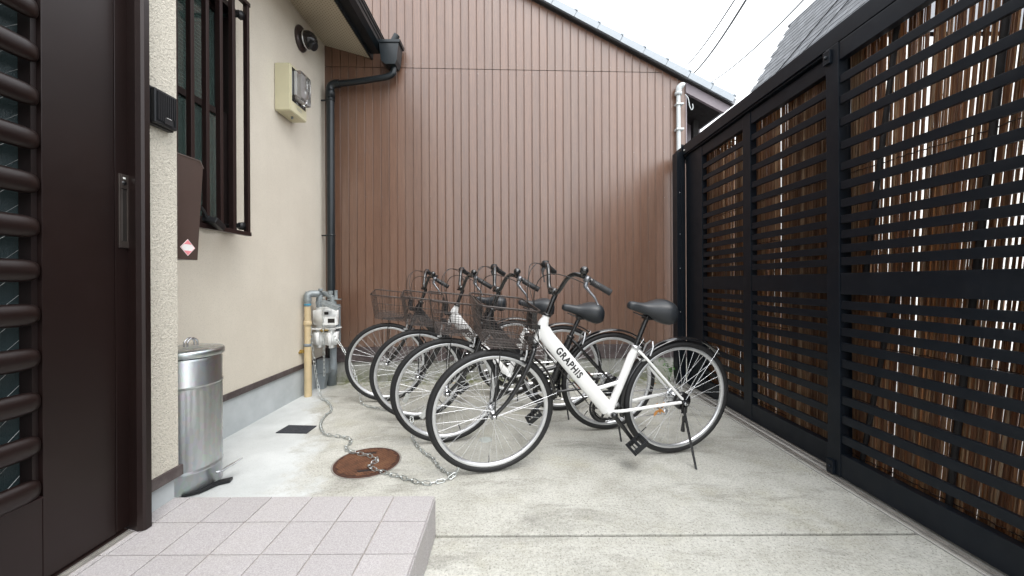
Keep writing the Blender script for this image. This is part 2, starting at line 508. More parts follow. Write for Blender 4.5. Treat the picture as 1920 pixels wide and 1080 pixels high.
# ------------------------------------------------------------------ mesh helpers
class MB:
    """collects shapes and links them as one mesh object"""
    def __init__(s):
        s.v = []; s.f = []; s.sm = []
    def add(s, vs, fs, smooth=False, mat=None):
        o = len(s.v)
        if mat is not None:
            vs = [mat @ Vector(p) for p in vs]
        s.v.extend([tuple(p) for p in vs])
        for f in fs:
            s.f.append(tuple(i + o for i in f)); s.sm.append(smooth)
        return s
    def box(s, x0, x1, y0, y1, z0, z1, mat=None, bev=0.0):
        if bev <= 0:
            vs = [(x, y, z) for z in (z0, z1) for y in (y0, y1) for x in (x0, x1)]
            fs = [(0, 2, 3, 1), (4, 5, 7, 6), (0, 1, 5, 4), (2, 6, 7, 3), (0, 4, 6, 2), (1, 3, 7, 5)]
            return s.add(vs, fs, False, mat)
        bm = bmesh.new()
        bmesh.ops.create_cube(bm, size=1.0)
        for v in bm.verts:
            v.co = Vector(((x0 + x1) / 2 + v.co.x * (x1 - x0), (y0 + y1) / 2 + v.co.y * (y1 - y0), (z0 + z1) / 2 + v.co.z * (z1 - z0)))
        bmesh.ops.bevel(bm, geom=bm.edges[:], offset=bev, segments=2, affect='EDGES', profile=0.6)
        return s.bm(bm, mat)
    def bm(s, bm, mat=None, smooth=False):
        bm.verts.index_update()
        s.add([v.co.copy() for v in bm.verts], [tuple(v.index for v in f.verts) for f in bm.faces], smooth, mat)
        bm.free()
        return s
    def tube(s, pts, r, n=8, caps=True, smooth=True, flat=None, closed=False, up=None):
        """tube along points; r is a radius or list; flat=(a,b) scales the section's two axes"""
        pts = [Vector(p) for p in pts]
        m = len(pts)
        rs = r if isinstance(r, (list, tuple)) else [r] * m
        tans = []
        for i in range(m):
            a = pts[(i - 1) % m] if (i > 0 or closed) else pts[0]
            b = pts[(i + 1) % m] if (i < m - 1 or closed) else pts[-1]
            t = (b - a)
            tans.append(t.normalized() if t.length > 1e-9 else Vector((0, 0, 1)))
        ref = Vector(up) if up is not None else (Vector((0, 0, 1)) if abs(tans[0].z) < 0.9 else Vector((1, 0, 0)))
        nrm = (ref - tans[0] * ref.dot(tans[0])).normalized()
        vs = []
        for i in range(m):
            if up is not None:
                nn = Vector(up) - tans[i] * Vector(up).dot(tans[i])
            else:
                nn = nrm - tans[i] * nrm.dot(tans[i])
            if nn.length > 1e-6:
                nrm = nn.normalized()
            bi = tans[i].cross(nrm)
            fa, fb = flat[i] if isinstance(flat, list) else (flat or (1, 1))
            for k in range(n):
                a = 2 * PI * k / n
                vs.append(pts[i] + nrm * (math.cos(a) * rs[i] * fa) + bi * (math.sin(a) * rs[i] * fb))
        fs = []
        for i in range(m if closed else m - 1):
            j = (i + 1) % m
            for k in range(n):
                k2 = (k + 1) % n
                fs.append((i * n + k, i * n + k2, j * n + k2, j * n + k))
        s.add(vs, fs, smooth)
        if caps and not closed:
            s.add([vs[k] for k in range(n)], [tuple(reversed(range(n)))])
            s.add([vs[(m - 1) * n + k] for k in range(n)], [tuple(range(n))])
        return s
    def lathe(s, prof, n=24, mat=None, smooth=True, closed=False):
        """profile of (radius, height) turned about z"""
        vs = []; fs = []
        for (r, z) in prof:
            for k in range(n):
                a = 2 * PI * k / n
                vs.append((r * math.cos(a), r * math.sin(a), z))
        m = len(prof)
        for i in range(m if closed else m - 1):
            j = (i + 1) % m
            for k in range(n):
                k2 = (k + 1) % n
                fs.append((i * n + k, i * n + k2, j * n + k2, j * n + k))
        return s.add(vs, fs, smooth, mat)
    def prism(s, poly, axis, a, b, mat=None):
        """polygon extruded along axis from a to b. axis 'x': poly=(y,z); 'y': poly=(x,z); 'z': poly=(x,y)"""
        def P(p, t):
            return {'x': (t, p[0], p[1]), 'y': (p[0], t, p[1]), 'z': (p[0], p[1], t)}[axis]
        n = len(poly)
        vs = [P(p, a) for p in poly] + [P(p, b) for p in poly]
        fs = [tuple(range(n)), tuple(reversed(range(n, 2 * n)))]
        for i in range(n):
            j = (i + 1) % n
            fs.append((i, i + n, j + n, j))
        return s.add(vs, fs, False, mat)
    def mesh(s, name, mat):
        me = bpy.data.meshes.new(name)
        me.from_pydata(s.v, [], s.f)
        me.polygons.foreach_set('use_smooth', s.sm)
        if mat is not None:
            me.materials.append(mat)
        me.validate(); 
        bm = bmesh.new(); bm.from_mesh(me)
        bmesh.ops.recalc_face_normals(bm, faces=bm.faces[:])
        bm.to_mesh(me); bm.free()
        me.update()
        return me
    def build(s, name, mat, parent=None, loc=None):
        return link(name, s.mesh(name, mat), parent, loc)

def link(name, me, parent=None, loc=None, rot=None):
    o = bpy.data.objects.new(name, me)
    scene.collection.objects.link(o)
    if loc is not None:
        o.location = loc
    if rot is not None:
        o.rotation_euler = rot
    if parent is not None:
        o.parent = parent
    return o

def tag(o, label=None, cat=None, group=None, kind=None):
    if label: o['label'] = label
    if cat: o['category'] = cat
    if group: o['group'] = group
    if kind: o['kind'] = kind
    return o

def thing(name, label, cat, loc=(0, 0, 0), rot=(0, 0, 0), group=None):
    o = bpy.data.objects.new(name, None)
    o.empty_display_size = 0.1
    scene.collection.objects.link(o)
    o.location = loc; o.rotation_euler = rot
    return tag(o, label, cat, group)

def smooth_path(pts, k=6):
    """Catmull-Rom through points"""
    P = [Vector(p) for p in pts]
    out = []
    for i in range(len(P) - 1):
        p0 = P[i - 1] if i else P[0] * 2 - P[1]
        p1, p2 = P[i], P[i + 1]
        p3 = P[i + 2] if i + 2 < len(P) else P[-1] * 2 - P[-2]
        for j in range(k):
            t = j / k
            out.append(0.5 * ((2 * p1) + (-p0 + p2) * t + (2 * p0 - 5 * p1 + 4 * p2 - p3) * t * t + (-p0 + 3 * p1 - 3 * p2 + p3) * t ** 3))
    out.append(P[-1])
    return out

AX_Y = Matrix.Rotation(-PI / 2, 4, 'X')      # lathe z axis -> +y
AX_X = Matrix.Rotation(PI / 2, 4, 'Y')       # lathe z axis -> +x
def T(x, y, z):
    return Matrix.Translation((x, y, z))

def text_mesh(txt, size=1.0, extrude=0.0, bold=0.0, spacing=1.0):
    cu = bpy.data.curves.new('lettering_source', 'FONT')
    cu.body = txt; cu.size = size; cu.extrude = extrude; cu.offset = bold
    cu.align_x = 'CENTER'; cu.align_y = 'CENTER'
    cu.resolution_u = 4; cu.space_character = spacing
    o = bpy.data.objects.new('lettering_source', cu)
    scene.collection.objects.link(o)
    dg = bpy.context.evaluated_depsgraph_get()
    dg.update()
    me = bpy.data.meshes.new_from_object(o.evaluated_get(dg))
    bpy.data.objects.remove(o)
    bpy.data.curves.remove(cu)
    return me

# ------------------------------------------------------------------ the ground
g = MB().add([(-1500, -1500, -0.03), (1500, -1500, -0.03), (1500, 1500, -0.03), (-1500, 1500, -0.03)], [(0, 1, 2, 3)])
tag(g.build('ground', MT['ground']), kind='structure')
def slab(name, x0, x1, y0, y1):
    b = MB(); b.box(x0, x1, y0, y1, -0.028, 0.0, bev=0.004)
    return tag(b.build(name, MT['concrete']), kind='structure')
slab('concrete_yard_rear', -1.95, 1.598, 1.497, 4.1)
slab('concrete_yard_front', -1.35, 1.598, -1.6, 1.483)
# gate track: pale threshold with three low rails
tr = MB()
tr.box(1.60, 1.83, -1.6, 3.9, -0.028, 0.002)
tr.build('gate_track', m_plinth('track_mortar', (0.33, 0.32, 0.30), (0.42, 0.41, 0.39)))['kind'] = 'structure'
tk = MB()
for x in (1.613, 1.640, 1.672, 1.705, 1.738):
    tk.box(x - 0.0035, x + 0.0035, -1.6, 3.9, 0.0025, 0.009)
for x in (1.626, 1.6885):
    tk.box(x - 0.008, x + 0.008, -1.6, 3.9, 0.0022, 0.004)
tko = tk.build('gate_rail', MT['sill_metal'])
tag(tko, kind='structure')

# ------------------------------------------------------------------ neighbouring building with the brown siding
YB0, YBS = 3.853, 0.042                      # wall line: Y = YB0 + YBS*X
nb = thing('neighbouring_building', 'brown vertical-board clad building closing the back of the yard', 'building', (0, YB0, 0), (0, 0, math.atan(YBS)))
def roof_z(x):                                # underside of the verge at local x
    return 3.992 - 0.512 * x
def board_mesh(z0, z1l, z1r, pitch=0.0800):
    """one siding board: flat face, pressed lip on its right edge, rounded edges; z1l/z1r sloped top"""
    b = MB()
    w = pitch
    prof = [(0.0010, 0.0065), (0.0030, 0.0055), (0.0036, 0.0012), (0.0048, 0.0), (w - 0.0085, 0.0), (w - 0.0062, -0.0034), (w - 0.0030, -0.0038), (w - 0.0010, -0.0022), (w - 0.0002, 0.0045), (w + 0.0008, 0.0066)]
    def zt(x):
        return z1l + (z1r - z1l) * x / w
    n = len(prof)
    vs = [(x, y, z0) for x, y in prof] + [(x, y, zt(x)) for x, y in prof]
    fs = [(i, i + 1, i + 1 + n, i + n) for i in range(n - 1)] + [tuple(range(n - 1, -1, -1)), tuple(range(n, 2 * n))]
    b.add(vs, fs)
    return b.mesh('siding_board', MT['siding'])
pitch = 0.0800
low = board_mesh(0.353, 3.152, 3.152)
nails = MB()
x = -2.08
i = 0
while x < 1.80:
    zt_l, zt_r = roof_z(x) , roof_z(x + pitch)
    if zt_r > 3.16:
        link('siding_board', low, nb, (x, 0, 0))
        if zt_r - 3.158 > 0.01:
            zl = min(zt_l, 5.2); zr = min(zt_r, 5.2)
            o = link('siding_board', board_mesh(3.158, zl, zr), nb, (x, 0, 0))
    else:
        link('siding_board', board_mesh(0.353, zt_l, zt_r), nb, (x, 0, 0))
    for zz in (0.5, 0.95, 1.40, 1.86, 2.33, 2.80, 3.11, 3.20):
        if zz < zt_r - 0.1 and (i % 2 == 0 or zz > 3):
            zj = zz + random.uniform(-0.006, 0.006)
            nails.lathe([(0.0, -0.0032), (0.0022, -0.003), (0.0030, -0.0015), (0.0030, 0.001)], 6, T(x + 0.009 + random.uniform(0, .003), 0, zj) @ Matrix.Rotation(-PI / 2, 4, 'X') )
    x += pitch; i += 1
tag(nails.build('siding_nails', MT['steel'], nb), kind='stuff')
XR = x                                         # right end of the cladding
b = MB(); b.box(-2.1, XR, 0.013, 0.05, 0.0, 2.9); b.build('wall_backing', MT['dark_void'], nb)
bk = MB(); bk.prism([(-2.1, 2.9), (XR, 2.9), (XR, roof_z(XR) - 0.01), (-2.1, roof_z(-2.1) - 0.01)], 'y', 0.0132, 0.05); bk.build('wall_backing', MT['dark_void'], nb)
b = MB(); b.box(XR, XR + 0.012, -0.003, 1.4, 0.353, roof_z(XR + 0.012) - 0.02); b.build('corner_trim', MT['verge'], nb)
b = MB(); b.box(-2.1, XR + 0.01, -0.016, 0.04, 0.208, 0.350, bev=0.002); b.build('base_trim', MT['trim'], nb)
b = MB(); b.box(-2.1, XR + 0.01, 0.004, 0.06, -0.03, 0.208); b.build('plinth', MT['plinth_old'], nb)
# roof slab, verge board, verge tiles
sl = math.atan(0.512)
XE = 2.33
b = MB(); b.prism([(-2.3, roof_z(-2.3) + 0.012), (XE, roof_z(XE) + 0.012), (XE + 0.02, roof_z(XE) + 0.07), (-2.3, roof_z(-2.3) + 0.075)], 'y', -0.05, 4.0)
b.build('roof', MT['roof_tile'], nb)
b = MB(); b.prism([(-2.3, roof_z(-2.3) - 0.002), (XE - 0.02, roof_z(XE - 0.02) - 0.002), (XE - 0.02, roof_z(XE - 0.02) + 0.0115), (-2.3, roof_z(-2.3) + 0.0115)], 'y', -0.045, -0.004)
b.build('verge_shadow_strip', MT['dark_void'], nb)  # dark strip, the verge's shadow put into its colour
b = MB(); b.prism([(XR - 0.004, roof_z(XR) - 0.105), (XE - 0.09, roof_z(XE - 0.09) - 0.105), (XE - 0.02, roof_z(XE - 0.02) - 0.002), (XR - 0.004, roof_z(XR) - 0.002)], 'y', -0.02, 0.012)
b.build('verge_board', MT['verge'], nb)
b = MB(); b.prism([(XR + 0.012, roof_z(XR) - 0.03), (XE - 0.05, roof_z(XE - 0.05) - 0.03), (XE - 0.05, roof_z(XE - 0.05) - 0.012), (XR + 0.012, roof_z(XR) - 0.012)], 'y', 0.014, 3.6)
b.build('eave_soffit', MT['dark_void'], nb)  # eave shade put into the dark underside colour
b = MB(); b.box(XR + 0.012, 3.4, 1.4, 1.45, 0, 2.85); b.box(XR + 0.3, XR + 0.36, 0.4, 0.46, 0, 2.85); b.build('shaded_rear_wall', MT['dark_void'], nb)  # dark backing, stands in for the shaded open space under the eave
b = MB(); b.box(2.05, 2.30, 0.55, 0.60, 2.0, 2.92); b.build('eave_bracket', MT['verge'], nb)
L = 0.262
vt = MB()
vt.prism([(0, 0), (L - 0.004, 0), (L - 0.004, 0.058), (L - 0.03, 0.072), (0.02, 0.066), (0, 0.060)], 'y', -0.075, -0.058)
vt.prism([(0, 0.058), (L - 0.004, 0.060), (L - 0.004, 0.076), (0.0, 0.070)], 'y', -0.0575, 0.14)
vt.box(L - 0.028, L + 0.006, -0.080, 0.14, 0.066, 0.080)
vtm = vt.mesh('verge_tile', MT['verge_tile'])
xx = -1.9
k = 0
while xx < XE - 0.05:
    o = link('verge_tile', vtm, nb, (xx, 0, roof_z(xx) + 0.012 + random.uniform(-0.002, 0.002)), (0, sl, 0))
    xx += L * math.cos(sl); k += 1

# white pipe on its right edge
wp = thing('white_conduit', 'white pipe with hooded top running down the right edge of the brown siding', 'pipe', (1.744, 3.885, 0))
b = MB(); b.tube([(0, 0, 0.3), (0, 0, 2.9)], 0.020, 12); b.build('pipe', MT['white_pipe'], wp)
b = MB(); b.lathe([(0.024, 2.90), (0.034, 2.905), (0.036, 2.93), (0.028, 2.935), (0.026, 2.95), (0.0, 2.95)], 14)
b.tube(smooth_path([(0, 0, 2.93), (0.004, -0.008, 2.975), (0.030, -0.012, 2.998), (0.050, -0.012, 2.992)], 5), 0.029, 12)
b.build('hood', MT['white_pipe'], wp)
b = MB(); b.box(-0.03, 0.045, -0.03, 0.03, 2.54, 2.56, bev=0.003); b.box(-0.03, 0.045, -0.03, 0.03, 2.80, 2.815, bev=0.003); b.build('bracket', MT['white_pipe'], wp)
b = MB(); b.tube(smooth_path([(0.06, -0.02, 2.90), (0.085, -0.03, 2.86), (0.10, -0.03, 2.78), (0.12, -0.03, 2.74), (0.135, -0.03, 2.76), (0.13, -0.03, 2.80)], 5), 0.0045, 6); b.build('hook', MT['white_pipe'], wp)

# ------------------------------------------------------------------ the house on the left
XN = -1.306      # near wall (beside the door)
XW = -1.83       # set-back wall
YC = 1.49        # corner
ho = thing('stucco_house', 'beige stucco house along the left side with a brown sliding door and barred window', 'building', (0, 0, 0))
b = MB()
b.box(XN - 0.25, XN, 1.315, YC, 0.285, 3.6)           # pier beside the door
b.build('pier_wall', MT['stucco_rough'], ho)
b = MB()
b.box(XN - 0.25, XN - 0.004, -1.5, 1.3148, 2.25, 3.6)      # over the door
b.build('wall_over_door', MT['stucco_rough'], ho)
# set-back wall with the window opening Y 1.62..2.515, Z 1.325..2.83
b = MB()
WY0, WY1, WZ0, WZ1 = 1.64, 2.515, 1.33, 2.82
b.box(XW - 0.18, XW, YC, WY0, 0.285, 3.6)
b.box(XW - 0.18, XW, WY1, 3.80, 0.285, 3.6)
b.box(XW - 0.18, XW, WY0, WY1, 0.285, WZ0)
b.box(XW - 0.18, XW, WY0, WY1, WZ1, 3.6)
b.build('wall', MT['stucco'], ho)
b = MB(); b.box(XW - 0.18, XN - 0.2501, YC - 0.12, YC - 0.0002, 0.285, 3.6); b.build('return_wall', MT['stucco'], ho)
b = MB()
b.box(XN - 0.25, XN - 0.010, 1.315, YC - 0.008, -0.02, 0.243)
b.box(XW - 0.18, XW - 0.006, YC - 0.008, 3.80, -0.02, 0.243)
b.box(XW - 0.18, XN - 0.2501, YC - 0.12, YC - 0.0083, -0.02, 0.243)
b.build('plinth', MT['plinth'], ho)
b = MB()
b.box(XN - 0.25, XN + 0.010, 1.318, YC + 0.012, 0.2435, 0.2845, bev=0.002)
b.box(XW - 0.17, XW + 0.010, YC + 0.0125, 3.80, 0.2435, 0.2845, bev=0.002)
b.build('base_trim', MT['trim'], ho)

# sloping soffit, fascia, gutter, unseen roof slab that blocks the sky
ZI, ZO, XO = 3.365, 3.242, -1.372
b = MB(); b.prism([(XW - 0.3, ZI + 0.08), (XO, ZO), (XO, ZO + 0.012), (XW - 0.3, ZI + 0.092)], 'y', -1.5, 3.80); b.build('soffit', MT['soffit'], ho)
b = MB(); b.box(XO - 0.004, XO + 0.016, -1.5, 3.81, ZO - 0.012, ZO + 0.16); b.build('fascia', MT['pipe_dark'], ho)
b = MB(); b.prism([(XO + 0.017, ZO + 0.015), (XO + 0.10, ZO + 0.015), (XO + 0.135, ZO + 0.05), (XO + 0.145, ZO + 0.125), (XO + 0.152, ZO + 0.125), (XO + 0.152, ZO + 0.145), (XO + 0.128, ZO + 0.145), (XO + 0.12, ZO + 0.06), (XO + 0.095, ZO + 0.03), (XO + 0.017, ZO + 0.03)], 'y', -1.5, 3.74)
b.tube([(XO + 0.150, -1.5, ZO + 0.150), (XO + 0.150, 3.74, ZO + 0.150)], 0.008, 8)
b.tube([(XO + 0.142, -1.5, ZO + 0.090), (XO + 0.142, 3.74, ZO + 0.090)], 0.005, 6)
b.build('gutter', MT['pipe_dark'], ho)
b = MB(); b.prism([(XO + 0.10, ZO + 0.165), (-3.5, ZO + 0.165 + 0.9), (-3.5, ZO + 0.24 + 0.9), (XO + 0.10, ZO + 0.19)], 'y', -1.5, 3.81); b.build('roof', MT['roof_tile'], ho)  # out-of-view slab, added to keep sky light off the eave
b = MB()
b.prism([(XW - 0.18, ZI), (XO, ZO + 0.01), (XO, ZO + 0.15), (XW - 0.18, ZI + 0.3)], 'y', 3.802, 3.82)
b.build('eave_end_board', MT['pipe_dark'], ho)

# window: dark frame, two sashes, glass, blinds
wi = MB()
xf = XW - 0.02
def rectframe(mb, x0, x1, y0, y1, z0, z1, t):
    mb.box(x0, x1, y0, y0 + t, z0, z1); mb.box(x0, x1, y1 - t, y1, z0, z1)
    mb.box(x0, x1, y0 + t, y1 - t, z0, z0 + t); mb.box(x0, x1, y0 + t, y1 - t, z1 - t, z1)
rectframe(wi, XW - 0.12, XW + 0.022, WY0, WY1, WZ0, WZ1, 0.035)
win = wi.build('window', MT['window_frame'], ho)
s1 = MB(); rectframe(s1, XW - 0.045, XW - 0.012, WY0 + 0.036, WY1 - 0.036, WZ0 + 0.036, 2.105, 0.038); s1.build('sash', MT['window_frame'], win)
s1 = MB(); rectframe(s1, XW - 0.085, XW - 0.05, WY0 + 0.036, WY1 - 0.036, 2.06, WZ1 - 0.036, 0.036); s1.build('sash', MT['window_frame'], win)
for (z0, z1, x) in ((WZ0 + 0.07, 2.07, XW - 0.030), (2.09, WZ1 - 0.07, XW - 0.068)):
    p = MB(); p.box(x - 0.002, x + 0.002, WY0 + 0.07, WY1 - 0.07, z0, z1); p.build('pane', MT['glass'], win)
zz = 2.12
bl = MB(); bl.prism([(XW - 0.118, 0.0), (XW - 0.098, -0.014), (XW - 0.098, -0.0155), (XW - 0.118, -0.0015)], 'y', WY0 + 0.04, WY1 - 0.04)
blm = bl.mesh('blind_slat', MT['blind'])
while zz < WZ1 - 0.04:
    link('blind_slat', blm, win, (0, 0, zz)); zz += 0.0225
# dark room behind
b = MB(); b.box(XW - 0.9, XW - 0.88, 1.3, 3.0, 1.0, 3.2); b.box(XW - 0.88, XW - 0.185, 1.3, 3.0, 1.0, 1.02); b.box(XW - 0.88, XW - 0.185, 1.3, 3.0, 3.18, 3.2); b.box(XW - 0.88, XW - 0.185, 1.28, 1.3, 1.0, 3.2); b.box(XW - 0.88, XW - 0.185, 3.0, 3.02, 1.0, 3.2)
b.build('room_lining', MT['room'], ho)
# grille
XG = -1.700
gr = MB()
gr.box(XG - 0.016, XG + 0.016, 1.60, 2.478, 1.305, 1.330, bev=0.002)
gro = gr.build('window_grille', MT['grille'], ho)
gr = MB(); gr.box(XG - 0.016, XG + 0.016, 1.60, 2.478, 2.800, 2.825, bev=0.002); gr.build('top_rail', MT['grille'], gro)
bar = MB(); bar.box(-0.016, 0.012, -0.0115, 0.0115, 1.3302, 2.7998, bev=0.002)
barm = bar.mesh('grille_bar', MT['grille'])
for y in (1.72, 1.822, 1.924, 2.026, 2.128, 2.23, 2.332, 2.462):
    link('grille_bar', barm, gro, (XG, y, 0))
for z in (1.365, 2.72):
    b = MB(); b.lathe([(0.0, 0.0), (0.014, 0), (0.014, 0.095), (0.024, 0.10), (0.026, 0.125), (0.0, 0.128)], 14, T(XW + 0.001, 2.43, z) @ AX_X)
    b.box(XW + 0.09, XG - 0.004, 2.40, 2.462, z - 0.012, z + 0.012)
    b.build('grille_bracket', MT['black_plastic'], gro)

# sliding door
dr = thing('sliding_door', 'dark brown sliding entrance door with thick rounded bars over wired glass', 'door', (0, 0, 0))
XD = -1.300
b = MB()
b.box(XD - 0.045, XD, 1.0535, 1.2475, 0.175, 2.2, bev=0.0015)
b.build('wide_stile', MT['door'], dr)
b = MB(); b.box(XD - 0.045, XD - 0.001, 1.2502, 1.3125, 0.175, 2.2, bev=0.0015); b.build('handle_stile', MT['door'], dr)
b = MB(); b.box(XD - 0.045, XD - 0.001, -0.2, 1.0530, 0.175, 0.405, bev=0.0015); b.build('bottom_panel', MT['door'], dr)
b = MB(); b.box(XD - 0.05, XD - 0.012, -0.2, 1.0530, 2.1, 2.2, bev=0.0015); b.build('top_rail', MT['door'], dr)
b = MB(); b.prism([(XD - 0.046, 0.4055), (XD + 0.003, 0.4055), (XD + 0.003, 0.409), (XD - 0.042, 0.420)], 'y', -0.2, 1.052); b.build('glazing_sill', MT['grille'], dr)
b = MB(); b.box(XD - 0.056, XD - 0.048, -0.2, 1.0525, 0.421, 2.099); pane = b.build('pane', MT['figured_glass'], dr)
b = MB()
for kk in range(-12, 44):
    z0 = 0.42 + kk * 0.062
    y0, y1 = 0.2, 1.045
    # diagonal wire in the glass, clipped to the pane
    for (dy, dz) in ((1, 0.95), (1, -0.95)) if False else ((1, 0.95),):
        pts = []
        ya, za = y0, z0; yb, zb = y1, z0 + (y1 - y0) * dz
        if zb < 0.425 or za > 2.09: continue
        if za < 0.425: ya += (0.425 - za) / dz; za = 0.425
        if zb > 2.09: yb -= (zb - 2.09) / dz; zb = 2.09
        if yb - ya < 0.01: continue
        b.tube([(XD - 0.0475, ya, za), (XD - 0.0475, yb, zb)], 0.0006, 4, smooth=False)
b.build('glass_wire', MT['glass_wire'], pane)
b = MB(); b.box(XD - 0.047, XD - 0.012, 1.0395, 1.0528, 0.421, 2.099); b.build('glazing_bead', MT['window_frame'], dr)
# rounded bars
bp = MB()
yy = [-0.2, 0.9, 0.990, 1.012, 1.029, 1.040, 1.0465]
sc = [1, 1, 1, 0.97, 0.86, 0.66, 0.3]
n = 14
vs = []; fs = []
for y, s_ in zip(yy, sc):
    for k_ in range(n):
        a = 2 * PI * k_ / n
        vs.append((0.019 * math.sin(a) * s_, y, 0.031 * math.cos(a) * (0.35 + 0.65 * s_)))
for i_ in range(len(yy) - 1):
    for k_ in range(n):
        k2 = (k_ + 1) % n
        fs.append((i_ * n + k_, i_ * n + k2, (i_ + 1) * n + k2, (i_ + 1) * n + k_))
fs.append(tuple(range((len(yy) - 1) * n, len(yy) * n)))
bp.add(vs, fs, True)
bpm = bp.mesh('rounded_bar', MT['door'])
zc = [1.514 + 0.1195 * j for j in range(-9, 6)]
for z in zc:
    link('rounded_bar', bpm, dr, (XD - 0.002, 0, z))
# recessed pull handle
hp = MB()
hy0, hy1, hz0, hz1 = 1.2605, 1.2925, 1.120, 1.368
t_ = 0.0055
hp.box(XD - 0.0005, XD + 0.004, hy0, hy0 + t_, hz0, hz1, bev=0.001); hp.box(XD - 0.0005, XD + 0.004, hy1 - t_, hy1, hz0, hz1, bev=0.001)
hp.box(XD - 0.0005, XD + 0.004, hy0 + t_, hy1 - t_, hz0, hz0 + 0.022, bev=0.001); hp.box(XD - 0.0005, XD + 0.004, hy0 + t_, hy1 - t_, hz1 - 0.048, hz1, bev=0.001)
hh = hp.build('handle', pm('handle_bronze', (0.12, 0.10, 0.09), 0.35, 0.8), dr)
b = MB(); b.box(XD - 0.0006, XD + 0.0012, hy0 + t_, hy1 - t_, hz0 + 0.022, hz1 - 0.048)
b.build('handle_recess', pm('recess_dark', (0.03, 0.026, 0.024), 0.5, 0.4), hh)
b = MB(); b.box(XD + 0.001, XD + 0.0032, hy0 + t_ , hy0 + t_ + 0.006, hz0 + 0.024, hz1 - 0.05); b.build('handle_lip', pm('handle_lip_bronze', (0.16, 0.14, 0.13), 0.4, 0.8), hh)
b = MB(); b.lathe([(0.0, 0.003), (0.005, 0.003), (0.006, 0.0015), (0.0075, 0.0015), (0.0078, 0.0)], 14, T(XD + 0.004, 1.276, 1.339) @ AX_X); b.build('keyhole', MT['black'], hh)
b = MB(); b.box(XD + 0.004, XD + 0.0046, 1.272, 1.280, 1.352, 1.358); b.build('lock_mark', MT['reflector'], hh)
# jamb (vertical door frame)
b = MB(); b.prism([(XN - 0.06, 1.3005 + 0.013), (-1.262, 1.3005 + 0.013 - 0.034), (-1.246, 1.283), (-1.240, 1.290), (-1.240, 1.309), (-1.246, 1.3145), (XN - 0.06, 1.3145)], 'z', 0.162, 2.25)
jb = b.build('door_frame', MT['door'], ho)
# sill track under the door
st = MB()
st.box(-1.36, -1.292, -0.5, 1.28, 0.150, 0.172)
st.build('sill_upstand', MT['door'], dr)
st = MB(); st.box(-1.2918, -1.284, -0.5, 1.279, 0.150, 0.1685); st.box(-1.283, -1.272, -0.5, 1.279, 0.150, 0.164); st.build('sill_track', MT['sill_metal'], dr)

# ------------------------------------------------------------------ tiled step
sp = thing('tiled_step', 'mauve grey tiled entrance step in front of the sliding door', 'step', (0, 0, 0))
b = MB(); b.box(-1.36, -0.303, -0.8, 1.481, -0.025, 0.1565); b.build('step_core', MT['grout'], sp)
tp = 0.1595; gap = 0.0045
def tile_mesh(w, d, h=0.008):
    m_ = MB(); m_.box(0, w, 0, d, 0, h, bev=0.0014); return m_.mesh('tile', MT['tile'])
full = tile_mesh(tp - gap, tp - gap)
xs = -0.298
cols = []
x = xs
while x - tp > XN - 0.02:
    cols.append((x - tp + gap, tp - gap)); x -= tp
cols.append((XN - 0.03, x - (XN - 0.03)))
y = 1.486
r_ = 0
while y > -0.75:
    dep = 0.1535 if r_ == 0 else tp - gap
    for (cx_, w_) in cols:
        me = full if (abs(w_ - (tp - gap)) < 1e-4 and r_ > 0) else tile_mesh(w_, dep)
        link('tile', me, sp, (cx_, y - dep, 0.1525 + random.uniform(-.0004, .0004)))
    # riser tile on the right side
    rt = MB(); rt.box(0, 0.008, 0, dep, 0, 0.1475, bev=0.0014)
    link('riser_tile', rt.mesh('riser_tile', MT['tile']), sp, (-0.3025, y - dep, 0.0035))
    y -= dep + gap; r_ += 1
for (cx_, w_) in cols:
    rt = MB(); rt.box(0, w_, 0, 0.008, 0, 0.1475, bev=0.0014)
    link('riser_tile', rt.mesh('riser_tile', MT['tile']), sp, (cx_, 1.4805, 0.0035))

# ------------------------------------------------------------------ things on the house wall
# door chime / louvred sounder
ic = thing('louvred_intercom', 'small black louvred intercom box on the coarse stucco beside the door', 'intercom', (XN, 1.405, 1.645))
b = MB(); b.box(0.0, 0.020, -0.050, 0.050, -0.068, 0.068, bev=0.003); b.build('housing', MT['black_plastic'], ic)
b = MB(); b.box(0.0202, 0.036, -0.046, 0.046, -0.064, 0.062, bev=0.004); fc = b.build('faceplate', MT['black_plastic'], ic)
b = MB()
for j in range(10):
    yj = -0.036 + j * 0.0078
    b.box(0.0362, 0.0415, yj, yj + 0.0036, -0.030 if 3 < j < 9 else -0.052, 0.052)
b.build('louvre', MT['black_plastic'], fc)
b = MB(); b.box(0.0362, 0.0400, -0.010, 0.026, -0.056, -0.034, bev=0.001); b.build('button', MT['black_plastic'], fc)
b = MB(); b.box(0.0395, 0.0408, -0.002, 0.018, -0.0335, -0.0312); b.build('name_strip', MT['text_grey'], fc)

